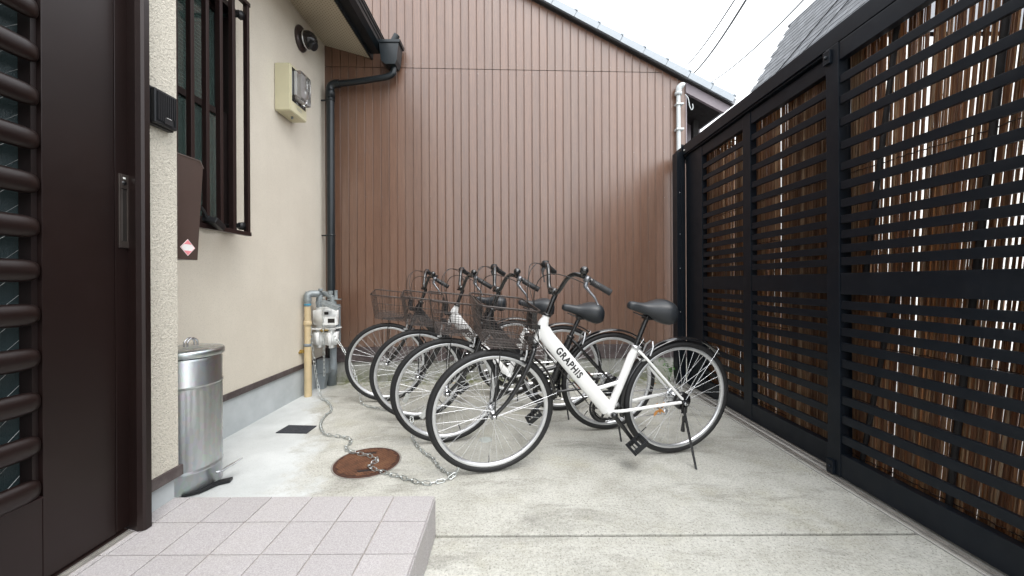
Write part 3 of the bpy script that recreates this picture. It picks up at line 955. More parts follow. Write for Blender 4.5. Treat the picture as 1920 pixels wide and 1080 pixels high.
# mailbox
mbx = thing('brown_mailbox', 'brown metal mailbox with a pink diamond sticker, jutting out behind the stucco corner', 'mailbox', (-1.45, YC, 1.1))
b = MB(); b.prism([(0.001, 0.0), (0.150, 0.0), (0.181, 0.405), (0.163, 0.432), (0.001, 0.428)], 'x', -0.24, 0.10)
b.build('body', MT['mail_brown'], mbx)
b = MB(); b.prism([(0.001, 0.4285), (0.1635, 0.4325), (0.1830, 0.405), (0.1850, 0.407), (0.1650, 0.4355), (0.001, 0.4315)], 'x', -0.243, 0.1025)
b.build('lid', pm('mailbox_edge', (0.20, 0.16, 0.145), 0.35, 0.4), mbx)
def flatpoly(pts, t):
    m_ = MB(); m_.prism(pts, 'x', 0.1003, 0.1003 + t); return m_
cy_, cz_ = 0.100, 0.050
dd = 0.037
di = flatpoly([(cy_ - dd, cz_), (cy_, cz_ - dd * 0.95), (cy_ + dd, cz_), (cy_, cz_ + dd * 0.95)], 0.0006)
dg_ = di.build('sticker', MT['offwhite'], mbx)
q = 0.0335
for sgn in (1, -1):
    fp = MB(); fp.prism([(cy_ - q * 0.55, cz_ + sgn * 0.0135), (cy_ + q * 0.55, cz_ + sgn * 0.0135), (cy_, cz_ + sgn * q * 0.95)], 'x', 0.1010, 0.1012)
    fp.build('sticker_print', MT['pink'], dg_)
fp = MB()
for (a_, b_) in (((-1, 0), (0, -1)), ((0, -1), (1, 0)), ((1, 0), (0, 1)), ((0, 1), (-1, 0))):
    p0 = Vector((0.1011, cy_ + a_[0] * q, cz_ + a_[1] * q * 0.95)); p1 = Vector((0.1011, cy_ + b_[0] * q, cz_ + b_[1] * q * 0.95))
    fp.tube([p0, p1], 0.0008, 4)
fp.build('sticker_print', MT['pink'], dg_)

# electricity meter
em = thing('electricity_meter', 'cream electricity meter box with a clear window high on the stucco wall', 'electricity meter', (XW, 2.96, 2.25))
b = MB(); b.prism([(0.001, 0.100), (0.126, 0.100), (0.126, 0.468), (0.118, 0.474), (0.001, 0.474)], 'y', 0.0, 0.24); bmt = b.mesh('body', MT['cream'])
bm = bmesh.new(); bm.from_mesh(bmt); bmesh.ops.bevel(bm, geom=bm.edges[:], offset=0.006, segments=2, affect='EDGES'); bm.to_mesh(bmt); bm.free()
bd = link('body', bmt, em)
b = MB(); b.box(0.1245, 0.1285, 0.022, 0.218, 0.185, 0.452); b.build('window_surround', MT['dark_gloss'], em)
b = MB(); b.box(0.1287, 0.150, 0.04, 0.14, 0.24, 0.43, bev=0.004); b.lathe([(0.0, 0.0), (0.045, 0), (0.045, 0.02), (0.0, 0.022)], 20, T(0.129, 0.15, 0.30) @ AX_X)
b.build('register', MT['alloy'], em)
b = MB(); b.box(0.129, 0.185, 0.045, 0.205, 0.205, 0.44, bev=0.014); b.build('clear_cover', MT['clear'], em)
b = MB()
for z in (0.145, 0.158):
    b.box(0.1262, 0.1274, 0.09, 0.16, z, z + 0.003)
b.build('slot', MT['grey_metal'], em)
b = MB(); b.lathe([(0, 0), (0.009, 0), (0.009, 0.02), (0, 0.02)], 10, T(0.07, 0.12, 0.082)); b.build('bottom_screw', MT['grey_metal'], em)

# dome camera
dc = thing('dome_camera', 'dark dome security camera under the perforated eave', 'security camera', (XW, 3.33, 3.145))
dc.scale = (1.2, 1.2, 1.2)
b = MB(); b.lathe([(0.0, 0.0), (0.072, 0), (0.075, 0.008), (0.070, 0.02), (0.058, 0.028), (0.0, 0.028)], 24, Matrix.Scale(1.25, 4, (0, 0, 1)) @ AX_X); b.build('mount', pm('camera_bronze', (0.05, 0.035, 0.034), 0.3, 0.3), dc)
b = MB(); b.lathe([(0.058, 0.0), (0.062, 0.02), (0.060, 0.05), (0.045, 0.078), (0.022, 0.092), (0.0, 0.096)], 24, T(0.028, 0, -0.01) @ AX_X); b.build('dome', MT['dark_gloss'], dc)
b = MB(); b.lathe([(0.0, 0.0), (0.032, 0.0), (0.034, 0.05), (0.028, 0.056), (0.0, 0.05)], 18, T(0.07, -0.008, -0.035) @ Matrix.Rotation(R(125), 4, 'Y')); b.build('lens', MT['black_plastic'], dc)
b = MB(); b.lathe([(0.062, 0.0), (0.0655, 0.004), (0.062, 0.008)], 24, T(0.045, 0, -0.01) @ AX_X); b.build('trim_ring', MT['alloy'], dc)

# small clip device on the grille
cl = thing('clip_light', 'little black solar light clipped to the bottom rail of the window grille', 'lamp', (XG + 0.01, 2.15, 1.345), (R(-20), R(14), R(8)))
b = MB(); b.box(-0.02, 0.055, -0.055, 0.045, -0.018, 0.016, bev=0.005); b.build('body', MT['black_plastic'], cl)
b = MB(); b.box(-0.012, 0.047, -0.046, 0.036, 0.0162, 0.019, bev=0.001); b.build('panel', MT['dark_gloss'], cl)
b = MB(); b.tube(smooth_path([(0, -0.05, 0), (-0.005, -0.085, 0.02), (-0.01, -0.12, 0.03)], 4), 0.008, 8); b.build('arm', MT['black_plastic'], cl)

# rainwater collector and downpipe
dp = thing('corner_downpipe', 'dark blue-grey downpipe in the wall corner, fed from the gutter box under the eave', 'downpipe', (-1.74, 3.70, 0))
b = MB(); b.tube([(0, 0, 0.16), (0, 0, 2.86)], 0.036, 16); b.build('pipe', MT['pipe_dark'], dp)
b = MB(); b.lathe([(0.036, 2.80), (0.042, 2.80), (0.042, 2.87), (0.038, 2.88)], 16); b.tube(smooth_path([(0, 0, 2.82), (0, 0, 2.90), (0.03, 0, 2.935), (0.09, 0, 2.945)], 5), 0.038, 14); b.build('elbow', MT['pipe_dark'], dp)
b = MB(); b.tube(smooth_path([(0.05, 0, 2.94), (0.25, 0, 2.960), (0.52, 0, 3.00), (0.575, 0, 3.015), (0.615, 0, 3.04), (0.622, 0, 3.10)], 6), 0.029, 14); b.build('branch_pipe', MT['pipe_dark'], dp)
b = MB(); b.prism([(0.52, 3.13), (0.56, 3.095), (0.655, 3.095), (0.672, 3.14), (0.690, 3.30), (0.50, 3.30)], 'y', -0.07, 0.065); b.prism([(0.49, 3.30), (0.702, 3.30), (0.708, 3.325), (0.49, 3.325)], 'y', -0.08, 0.075)
b.build('gutter_box', MT['pipe_dark'], dp)
b = MB(); b.tube([(0.62, -0.02, 3.33), (0.66, -0.02, 3.40)], 0.03, 12); b.build('gutter_joint', MT['pipe_dark'], dp)
for z in (1.46, 2.78):
    b = MB(); b.lathe([(0.0365, z - 0.01), (0.041, z - 0.008), (0.041, z + 0.008), (0.0365, z + 0.01)], 16); b.box(-0.09, -0.03, -0.006, 0.006, z - 0.006, z + 0.006); b.build('clamp', MT['pipe_dark'], dp)
b = MB(); b.lathe([(0.0, -0.005), (0.043, -0.005), (0.043, 0.10), (0.050, 0.105), (0.050, 0.20), (0.046, 0.205), (0.036, 0.205)], 18); b.build('ground_socket', MT['grey_pvc'], dp)

# ------------------------------------------------------------------ gas meter group
gm = thing('gas_meter', 'white gas meter with grey fittings and chains hung over it in the corner', 'gas meter', (-1.66, 3.42, 0))
def rbox(x0, x1, y0, y1, z0, z1, bev, taper=0.0):
    bm = bmesh.new(); bmesh.ops.create_cube(bm, size=1.0)
    for v in bm.verts:
        tx = (1 - taper) if v.co.z < 0 else 1
        v.co = Vector(((x0 + x1) / 2 + v.co.x * (x1 - x0) * tx, (y0 + y1) / 2 + v.co.y * (y1 - y0), (z0 + z1) / 2 + v.co.z * (z1 - z0)))
    bmesh.ops.bevel(bm, geom=bm.edges[:], offset=bev, segments=4, affect='EDGES')
    return bm
b = MB(); b.bm(rbox(-0.11, 0.10, -0.045, 0.075, 0.59, 0.78, 0.03), smooth=True)
b.bm(rbox(-0.105, -0.004, -0.055, 0.07, 0.415, 0.585, 0.03, 0.12), smooth=True)
b.bm(rbox(0.002, 0.105, -0.055, 0.07, 0.41, 0.585, 0.03, 0.12), smooth=True)
b.build('body', MT['meter_white'], gm)
b = MB(); b.box(-0.118, 0.112, -0.06, 0.08, 0.582, 0.592, bev=0.003); b.build('flange', MT['meter_white'], gm)
b = MB(); b.box(0.01, 0.135, -0.085, -0.046, 0.622, 0.70, bev=0.008); b.build('index_housing', MT['meter_white'], gm)
b = MB(); b.box(0.06, 0.12, -0.0875, -0.0855, 0.645, 0.682); b.box(0.015, 0.05, -0.064, -0.0455, 0.715, 0.74, bev=0.006); b.build('index_window', MT['dark_gloss'], gm)
b = MB(); b.prism([(0, 0), (0.150, 0), (0.150, 0.005), (0, 0.005)], 'y', -0.05, 0.02, T(0.03, -0.08, 0.84) @ Matrix.Rotation(R(24), 4, 'Y'))
b.prism([(0, -0.028), (0.150, -0.028), (0.150, 0), (0, 0)], 'y', -0.05, -0.046, T(0.03, -0.08, 0.84) @ Matrix.Rotation(R(24), 4, 'Y'))
b.build('index_flap', MT['grey_metal'], gm)
b = MB()
b.tube([(-0.06, 0.01, 0.775), (-0.06, 0.01, 0.86)], 0.028, 14); b.lathe([(0.0, 0.0), (0.037, 0), (0.037, 0.03), (0, 0.03)], 6, T(-0.06, 0.01, 0.80), False)
b.tube([(0.06, 0.01, 0.775), (0.06, 0.01, 0.87)], 0.024, 14); b.lathe([(0.0, 0.0), (0.034, 0), (0.034, 0.03), (0, 0.03)], 6, T(0.06, 0.01, 0.80), False)
b.tube(smooth_path([(-0.06, 0.01, 0.84), (-0.06, 0.01, 0.875), (-0.09, 0.0, 0.895), (-0.16, -0.04, 0.895)], 5), 0.027, 12)
b.lathe([(0.0, 0), (0.036, 0), (0.036, 0.04), (0.030, 0.045), (0, 0.045)], 12, T(-0.075, 0.005, 0.88))
b.tube([(0.06, 0.01, 0.86), (0.0, 0.03, 0.895), (-0.05, 0.06, 0.90)], 0.023, 12)
b.tube([(0.085, 0.02, 0.84), (0.085, 0.02, 0.93)], 0.015, 10); b.box(0.02, 0.125, -0.01, 0.04, 0.842, 0.852)
b.lathe([(0, 0), (0.02, 0), (0.02, 0.02), (0, 0.022)], 8, T(-0.045, 0.0, 0.925), False)
b.lathe([(0, 0), (0.022, 0), (0.022, 0.03), (0, 0.03)], 8, T(0.035, 0.02, 0.895), False)
b.build('pipe_fittings', MT['grey_metal'], gm)
b = MB(); b.box(-0.02, 0.055, -0.075, -0.058, 0.572, 0.584, bev=0.003); b.lathe([(0, 0), (0.016, 0), (0.016, 0.018), (0, 0.02)], 10, T(0.01, -0.065, 0.578) @ Matrix.Rotation(PI / 2, 4, 'X')); b.build('valve', MT['brass'], gm)
b = MB(); b.tube([(0.02, 0.10, 0.2), (0.02, 0.10, 0.8)], 0.03, 10); b.box(-0.10, 0.09, 0.076, 0.10, 0.45, 0.80); b.build('back_plate', MT['grey_pvc'], gm)
bp_ = thing('beige_gas_pipe', 'beige wrapped gas riser pipe standing against the stucco beside the gas meter', 'pipe', (-1.775, 3.33, 0))
b = MB(); b.tube([(0, 0, -0.01), (0, 0, 0.44)], 0.031, 14); b.tube([(0, 0, 0.44), (0, 0, 0.805)], 0.027, 14); b.lathe([(0.027, 0.62), (0.034, 0.625), (0.034, 0.66), (0.027, 0.665)], 14); b.build('pipe', MT['beige_pipe'], bp_)
b = MB(); b.lathe([(0.031, 0.44), (0.033, 0.44), (0.033, 0.465), (0.028, 0.465)], 14); b.build('band', MT['grey_pvc'], bp_)
b = MB(); b.lathe([(0.0285, 0.79), (0.0285, 0.835), (0.033, 0.84), (0.033, 0.86)], 14); b.tube(smooth_path([(0, 0, 0.84), (0, 0, 0.88), (0.015, 0.02, 0.90), (0.06, 0.06, 0.90)], 5), 0.031, 12); b.build('top_elbow', MT['grey_metal'], bp_)
b = MB(); b.lathe([(0.0287, 0.80), (0.0290, 0.80), (0.0290, 0.815), (0.0287, 0.815)], 14); b.build('blue_tape', pm('blue_tape', (0.05, 0.25, 0.38), 0.5), bp_)
b = MB(); b.box(-0.055, -0.025, -0.035, 0.005, 0.385, 0.415, bev=0.004); b.tube([(-0.05, -0.015, 0.40), (-0.05, -0.05, 0.392)], 0.009, 8); b.build('wall_clip', MT['brass'], bp_)
tb = thing('grey_drain_shoe', 'grey plastic drain shoe and box set in the corner below the gas meter', 'drain', (-1.75, 3.60, 0))
b = MB(); b.box(-0.06, 0.055, -0.06, 0.02, 0.15, 0.28, bev=0.006); b.build('box', MT['grey_pvc'], tb)
b = MB(); b.prism([(-0.05, 0.149), (0.03, 0.149), (0.01, 0.06), (0.0, -0.005), (-0.06, -0.005)], 'y', -0.05, 0.01); b.build('spout', MT['grey_pvc'], tb)

# ------------------------------------------------------------------ galvanised bin
bn = thing('galvanised_bin', 'galvanised steel pedal bin standing behind the stucco corner', 'bin', (-1.625, 1.885, 0))
b = MB()
pr = [(0.0, 0.004), (0.150, 0.004), (0.153, 0.0), (0.155, 0.012), (0.1535, 0.09), (0.1575, 0.094), (0.1575, 0.100), (0.154, 0.107)]
pr += [(0.1555, 0.50), (0.1595, 0.504), (0.1595, 0.511), (0.156, 0.518), (0.157, 0.625), (0.150, 0.640)]
b.lathe(pr, 56)
b.build('body', MT['galv'], bn)
b = MB()
nf = 34 * 6; zs_ = [0.112, 0.122, 0.132, 0.30, 0.478, 0.488, 0.498]; am_ = [0.0, 0.0006, 0.0015, 0.0015, 0.0015, 0.0006, 0.0]
vs = []; fs = []
for z_, a_ in zip(zs_, am_):
    for k_ in range(nf):
        an = 2 * PI * k_ / nf
        r_f = 0.1562 + a_ * (abs(math.cos(an * 17)) * 1.0 - 0.7)
        vs.append((r_f * math.cos(an), r_f * math.sin(an), z_))
for i_ in range(len(zs_) - 1):
    for k_ in range(nf):
        k2 = (k_ + 1) % nf
        fs.append((i_ * nf + k_, i_ * nf + k2, (i_ + 1) * nf + k2, (i_ + 1) * nf + k_))
b.add(vs, fs, True)
b.build('fluted_band', MT['galv'], bn)
b = MB(); b.lathe([(0.150, 0.640), (0.161, 0.642), (0.166, 0.646), (0.166, 0.670), (0.160, 0.676), (0.10, 0.683), (0.0, 0.686)], 56); b.build('lid', MT['galv'], bn)
b = MB(); b.lathe([(0.150, 0.628), (0.152, 0.6415), (0.158, 0.6415)], 56); b.build('lid_seal', MT['rubber'], bn)
b = MB()
for sx_ in (-0.012, 0.004):
    b.tube(smooth_path([(0.042 + sx_, -0.03, 0.688), (0.042 + sx_, -0.028, 0.712), (0.042 + sx_, 0.0, 0.728), (0.042 + sx_, 0.028, 0.712), (0.042 + sx_, 0.03, 0.688)], 5), 0.004, 8)
b.build('lid_handle', MT['steel'], bn)
dirp = Vector((0.80, 0.10, 0)).normalized(); sid = Vector((-dirp.y, dirp.x, 0))
b = MB(); b.tube([(0.13 * dirp.x, 0.13 * dirp.y - 0.03, 0.055), (0.17, 0.035, 0.05), (0.185, 0.065, 0.065)], 0.006, 8)
for j in range(8):
    q0 = Vector((0.165 + j * 0.008, 0.02 + j * 0.004, 0.052 + j * 0.004))
    b.tube([q0 + Vector((0, -0.02, 0)), q0 + Vector((0.012, 0.035, 0.012))], 0.0032, 6)
b.build('pedal', MT['steel'], bn)
b = MB(); b.prism([(0.10, -0.13), (0.155, -0.09), (0.185, -0.02), (0.225, 0.005), (0.215, 0.04), (0.165, 0.01), (0.145, -0.06), (0.09, -0.11)], 'z', 0.004, 0.016); b.build('pedal_base', MT['black_plastic'], bn)

# ------------------------------------------------------------------ floor items
mh = thing('manhole_cover', 'round rusty cast-iron manhole cover crossed by the chain', 'manhole cover', (-0.80, 2.085, 0))
mh.location = (-0.795, 2.104, 0)
b = MB(); b.lathe([(0.1775, 0.0008), (0.1835, 0.0028), (0.1785, 0.0034), (0.1755, 0.0015)], 56); b.build('ring', MT['grout'], mh)
b = MB(); b.lathe([(0.0, 0.0035), (0.160, 0.0035), (0.163, 0.0060), (0.172, 0.0060), (0.1745, 0.004), (0.1745, 0.001)], 56); pl_ = b.build('plate', MT['rust_dark'], mh)
b = MB()
ang = R(12)
st_m = None
for i_ in range(-9, 10):
    for j_ in range(-14, 15):
        px_ = i_ * 0.0175 + (0.00875 if j_ % 2 else 0); py_ = j_ * 0.0115
        if math.hypot(px_, py_) < 0.155 and not (abs(abs(py_) - 0.105) < 0.014 and abs(px_) < 0.04):
            m_ = Matrix.Rotation(ang, 4, 'Z') @ T(px_, py_, 0)
            b.box(-0.0068, 0.0068, -0.0036, 0.0036, 0.0036, 0.0080, m_)
tag(b.build('studs', MT['rust'], mh), kind='stuff')
for s_ in (-1, 1):
    b = MB(); b.box(-0.032, 0.032, -0.007, 0.007, 0.0037, 0.0048, Matrix.Rotation(ang, 4, 'Z') @ T(0, s_ * 0.105, 0)); b.build('lifting_slot', MT['dark_void'], mh)
dm = MB(); dm.prism([(-1.557, 2.515), (-1.345, 2.505), (-1.345, 2.632), (-1.548, 2.648)], 'z', 0.0008, 0.006)
tag(dm.build('drain_mat', MT['rubber_mat']), 'small dark square mat lying on the pale cement apron near the house wall', 'mat')
cp = MB(); cp.lathe([(0.0, 0.004), (0.034, 0.004), (0.040, 0.0025), (0.041, 0.0005)], 28, T(-0.155, 2.395, 0))
tag(cp.build('inspection_cap', pm('pale_cap', (0.42, 0.45, 0.43), 0.7, 0, 0.15, 40, dust=0.2)), 'small round pale cap set in the concrete, seen through the nearest front wheel', 'drain cap')

# ------------------------------------------------------------------ gate with horizontal slats
SL_LOW = [0.905, 0.832, 0.762, 0.687, 0.603, 0.515, 0.421, 0.324, 0.225]     # tops of slats below the mid rail
SL_UP = [1.982, 1.878, 1.766, 1.649, 1.544, 1.450, 1.361, 1.281, 1.206, 1.136, 1.072]  # undersides above it
def gate_leaf(name, label, XF, y_far, stiles, y_near):
    gt = thing(name, label, 'gate', (XF, y_far, 0))
    def B(nm, x0, x1, y0, y1, z0, z1, bev=0.0018):
        m_ = MB(); m_.box(x0, x1, y0 - y_far, y1 - y_far, z0, z1, bev=bev); return m_.build(nm, MT['black_gate'], gt)
    for (a, c) in stiles:
        B('stile', 0, 0.045, a, c, 0.014, 2.19)
    st2 = sorted(stiles)
    for k_ in range(len(st2) - 1):
        y0, y1 = st2[k_][1] + 0.0006, st2[k_ + 1][0] - 0.0006
        B('bottom_rail', 0.003, 0.042, y0, y1, 0.014, 0.129)
        B('middle_rail', 0.004, 0.041, y0, y1, 0.928, 1.034)
        B('top_rail', 0.004, 0.041, y0, y1, 2.100, 2.188)
        L_ = y1 - y0
        m_ = MB(); m_.box(0, 0.016, 0, L_, 0, 0.040, bev=0.0015); sm_ = m_.mesh('slat', MT['black_gate'])
        for z in SL_LOW:
            link('slat', sm_, gt, (0.006, y0 - y_far, z - 0.040 - (0.01 if z > 0.9 else 0)))
        for z in SL_UP:
            link('slat', sm_, gt, (0.006, y0 - y_far, z))
        if L_ > 1.0:
            for q_ in (0.45,):
                pass
    return gt
far_leaf = gate_leaf('gate_leaf', 'far black slatted gate leaf, the one behind the nearest bicycle', 1.70, 3.64, [(3.334, 3.635), (2.665, 2.752), (1.93, 2.00)], 1.93)
near_leaf = gate_leaf('gate_leaf', 'near black slatted gate leaf filling the right edge, overlapping the far leaf', 1.650, 1.965, [(1.893, 1.968), (1.10, 1.19), (0.30, 0.38), (-0.45, -0.37)], 0.3)
for gt_, yh, z_ in ((near_leaf, 1.950, 0.055), (near_leaf, 1.958, 2.15)):
    m_ = MB(); m_.box(-0.014, 0.0, -0.028, 0.012, -0.042, 0.026, bev=0.002); m_.lathe([(0, 0), (0.009, 0), (0.009, 0.006), (0, 0.007)], 10, T(-0.014, -0.008, -0.008) @ Matrix.Rotation(-PI / 2, 4, 'Y'))
    o = m_.build('guide_block', MT['black_gate'], gt_, (0, yh - 1.965, z_))
# post and header
gp = thing('gate_post', 'black gate post with a tall thin flange meeting the brown siding', 'post', (1.66, 3.70, 0))
b = MB(); b.box(-0.04, 0.04, -0.05, 0.05, -0.02, 2.245, bev=0.002); b.build('post', MT['black_gate'], gp)
b = MB(); b.box(0.0, 0.022, -0.062, -0.052, -0.02, 2.31, bev=0.001); b.build('flange', MT['black_gate'], gp)
for z in (0.7, 1.12, 1.45, 1.85):
    b = MB(); b.lathe([(0, 0), (0.004, 0), (0.004, 0.002), (0, 0.002)], 8, T(-0.012, -0.0505, z) @ Matrix.Rotation(PI / 2, 4, 'X'))
    b.build('rivet', MT['alloy'], gp)
gh = thing('gate_header', 'long black box beam capping the whole slatted gate', 'beam', (1.67, 0, 2.205))
b = MB(); b.box(0.0, 0.15, -1.4, 3.68, 0.0, 0.088, bev=0.0025); b.build('cap', MT['black_gate'], gh)
b = MB(); b.box(0.012, 0.14, -1.4, 3.68, -0.012, -0.0005); b.build('underside_track', MT['black_gate'], gh)
b = MB(); b.lathe([(0, 0), (0.007, 0), (0.007, 0.004), (0, 0.005)], 10, Matrix.Scale(1.8, 4, (0, 1, 0)) @ T(-0.0005, 3.60 / 1.8, 0.035) @ Matrix.Rotation(-PI / 2, 4, 'Y')); b.build('cap_plug', MT['reflector'], gh)
b = MB(); b.box(0.0, 0.12, 3.681, 3.80, -0.03, 0.085); b.build('cap_return', MT['black_gate'], gh)

# ------------------------------------------------------------------ reed screens behind the gate
def reed_mesh(seed, h=2.2):
    rr = random.Random(seed)
    r0 = rr.uniform(0.0030, 0.0047)
    pts = []; rs = []
    amp = rr.uniform(0.0003, 0.0022)
    ph = rr.uniform(0, 6)
    zs = [0.0]
    z = rr.uniform(0.05, 0.25)
    while z < h - 0.05:
        zs += [z - 0.006, z, z + 0.006]
        z += rr.uniform(0.20, 0.33)
    zs.append(h)
    for k_, z in enumerate(zs):
        t = z / h
        node = (k_ > 0 and k_ < len(zs) - 1 and (k_ - 2) % 3 == 0)
        pts.append((amp * math.sin(ph + 5 * t), amp * math.cos(ph * 2 + 4 * t), z)); rs.append(r0 * (1 - 0.22 * t) * (1.22 if node else 1.0))
    m_ = MB(); m_.tube(pts, rs, 6, caps=False)
    me = m_.mesh('reed', MT['reed'])
    at = me.attributes.new('tone', 'FLOAT', 'POINT')
    for d_ in at.data: d_.value = 0.0
    return me
reeds = [reed_mesh(s_) for s_ in range(12)]
def reed_screen(name, label, X, y0, y1, z0, leanf, maxn, step, rseed):
    rr = random.Random(rseed)
    sc_ = thing(name, label, 'reed screen', (X, y0, 0))
    spots = []
    y = y0
    while y < y1:
        lean = leanf(y) + 0.02 * noise.noise(Vector((y * 3.1, rseed, 0))) + rr.gauss(0, 0.0022)
        spots.append((y, lean))
        st_ = step * rr.uniform(0.8, 1.18)
        if rr.random() < 0.10: st_ += rr.uniform(0.001, 0.005)
        y += st_
    vis = sorted(spots, key=lambda s_: s_[0])
    # loose second layer, in uneven bunches
    y = y0
    while y < y1:
        if noise.noise(Vector((y * 7.0, rseed + 9.0, 0))) > -0.55:
            vis.append((y, leanf(y) + rr.gauss(0, 0.005)))
        y += step * rr.uniform(0.8, 1.5)
    vis.sort(key=lambda s_: (s_[0] < 1.15, s_[0]))      # the ones nearest inside the frame first
    cnt = 0
    big = MB(); tones = []
    for (y, lean) in vis:
        loc = (rr.uniform(-0.006, 0.006), y - y0, z0)
        rot = (lean, rr.uniform(-0.004, 0.004), rr.uniform(0, 6.28))
        me = reeds[rr.randrange(12)]
        # first tilt in the screen's plane, spin is inside the mesh
        M_ = Matrix.Translation(loc) @ Matrix.Rotation(rot[0], 4, 'X') @ Matrix.Rotation(rot[1], 4, 'Y') @ Matrix.Rotation(rot[2], 4, 'Z')
        if cnt < maxn:
            o = link('reed', me, sc_)
            o.matrix_local = M_
            cnt += 1
        else:
            nv = len(me.vertices)
            big.add([M_ @ v.co for v in me.vertices], [tuple(p.vertices) for p in me.polygons], True)
            tones += [rr.random()] * nv
    if tones:
        me = big.mesh('reeds', MT['reed'])
        at = me.attributes.new('tone', 'FLOAT', 'POINT')
        at.data.foreach_set('value', tones[:len(me.vertices)])
        o = link('reeds', me, sc_); o['kind'] = 'stuff'
    # tie wires
    for z in (0.12, 0.40, 0.68, 0.98, 1.26, 1.56, 1.84, 2.06):
        pts = []
        y = 0
        while y < (y1 - y0):
            pts.append((-0.008 + 0.003 * math.sin(y * 200), y, z + z0 + 0.012 * noise.noise(Vector((y * 4, z * 5, rseed))) + rr.uniform(-.003, .003)))
            y += 0.018
        m_ = MB(); m_.tube(pts, 0.0026, 5); m_.build('tie_wire', MT['tie'], sc_)
    return sc_
lf_near = lambda y: 0.03 + 0.11 * max(0.0, min(1.0, (1.95 - y) / 0.9))
near_scr = reed_screen('reed_screen', 'dry brown reed screen behind the near gate leaf at the right edge', 1.765, 0.30, 2.42, -0.01, lf_near, 290, 0.0060, 3)
far_scr = reed_screen('reed_screen', 'dry brown reed screen behind the far gate leaf, beyond the nearest bicycle', 1.800, 1.90, 3.66, 0.0, lambda y: 0.012, 0, 0.0062, 5)
for k_, (y, lean, z0, z1, lab) in enumerate(((1.90, 0.19, 0.0, 1.0, 'short dark cane leaning behind the lower slats of the near gate leaf'), (1.86, 0.14, 1.0, 2.2, 'dark cane leaning behind the upper slats of the near gate leaf, nearest the leaf overlap'),
                                    (1.52, 0.10, 0.0, 2.2, 'long dark cane behind the near gate leaf close to the photo edge'), (2.42, 0.02, 0.0, 2.1, 'upright dark cane behind the middle of the far gate leaf'))):
    m_ = MB(); m_.tube([(0, 0, z0), (0, -lean * (z1 - z0), z1)], 0.011, 8)
    o = m_.build('support_cane', MT['batten'], None, (1.748 if k_ < 3 else 1.788, y, 0))
    tag(o, lab, 'cane', 'support canes behind the gate')

# ------------------------------------------------------------------ bicycles
RW = 0.333           # outer tyre radius
WB = 1.07
def wheel_parts(parent, cx, cz, name, seed=0, reflector=False, rear=False, M0=None):
    """builds wheel (tyre) with rim, hub, spokes as its children; M0 places it in the bike's frame"""
    w_ = MB()
    rm, rt_ = RW - 0.0178, 0.0178
    prof = []
    for k_ in range(12):
        a = 2 * PI * k_ / 12
        prof.append((rm + rt_ * math.cos(a), rt_ * math.sin(a)))
    w_.lathe(prof, 56, AX_Y, True, True)
    wo = w_.build(name, MT['tyre'], parent)
    wo.matrix_local = M0
    rim = MB()
    rim.lathe([(0.297, -0.0118), (0.3005, -0.0122), (0.3015, -0.0105), (0.3015, 0.0105), (0.3005, 0.0122), (0.297, 0.0118), (0.289, 0.0105), (0.2835, 0.006), (0.282, 0.0), (0.2835, -0.006), (0.289, -0.0105)], 72, AX_Y, True, True)
    rim.build('rim', MT['alloy'], wo)
    hub = MB()
    hub.lathe([(0.006, -0.062), (0.0095, -0.062), (0.0095, -0.050), (0.013, -0.048), (0.014, -0.036), (0.0215, -0.034), (0.0215, -0.030), (0.013, -0.026), (0.0105, 0.0), (0.013, 0.026), (0.0215, 0.030), (0.0215, 0.034), (0.014, 0.036), (0.013, 0.048), (0.0095, 0.050), (0.0095, 0.062), (0.006, 0.062), (0.0, 0.063)], 14, AX_Y)
    hub.build('hub', MT['steel'], wo)
    for k_ in range(36):
        s_ = 1 if k_ % 2 else -1
        side = s_ * 0.031
        a_r = 2 * PI * k_ / 36 + seed
        dirn = 1 if (k_ // 2) % 2 else -1
        a_h = a_r + dirn * R(62)
        o = link('spoke', spoke_mesh, wo)
        p0 = Vector((0.0195 * math.cos(a_h), side, 0.0195 * math.sin(a_h)))
        p1 = Vector((0.281 * math.cos(a_r), s_ * 0.002, 0.281 * math.sin(a_r)))
        d_ = p1 - p0
        q = d_.to_track_quat('Z', 'Y').to_matrix().to_4x4()
        o.matrix_local = Matrix.Translation(p0) @ q @ Matrix.Scale(d_.length, 4, (0, 0, 1))
    v_ = MB(); v_.tube([(0, 0, 0), (0, 0, 0.04)], 0.003, 6); o = v_.build('valve', MT['black_plastic'], wo)
    o.matrix_local = Matrix.Rotation(seed + 2.0, 4, 'Y') @ T(0, 0, 0.242)
    if reflector:
        v_ = MB(); v_.box(-0.018, 0.018, -0.005, 0.005, -0.036, 0.036, bev=0.005)
        o = v_.build('spoke_reflector', MT['clear_reflector'], wo)
        o.matrix_local = Matrix.Rotation(seed + 0.9, 4, 'Y') @ T(0, 0.008, 0.185)
    return wo
_s = MB(); _s.tube([(0, 0, 0), (0, 0, 1)], 0.00115, 5, caps=False); spoke_mesh = _s.mesh('spoke', MT['spoke'])

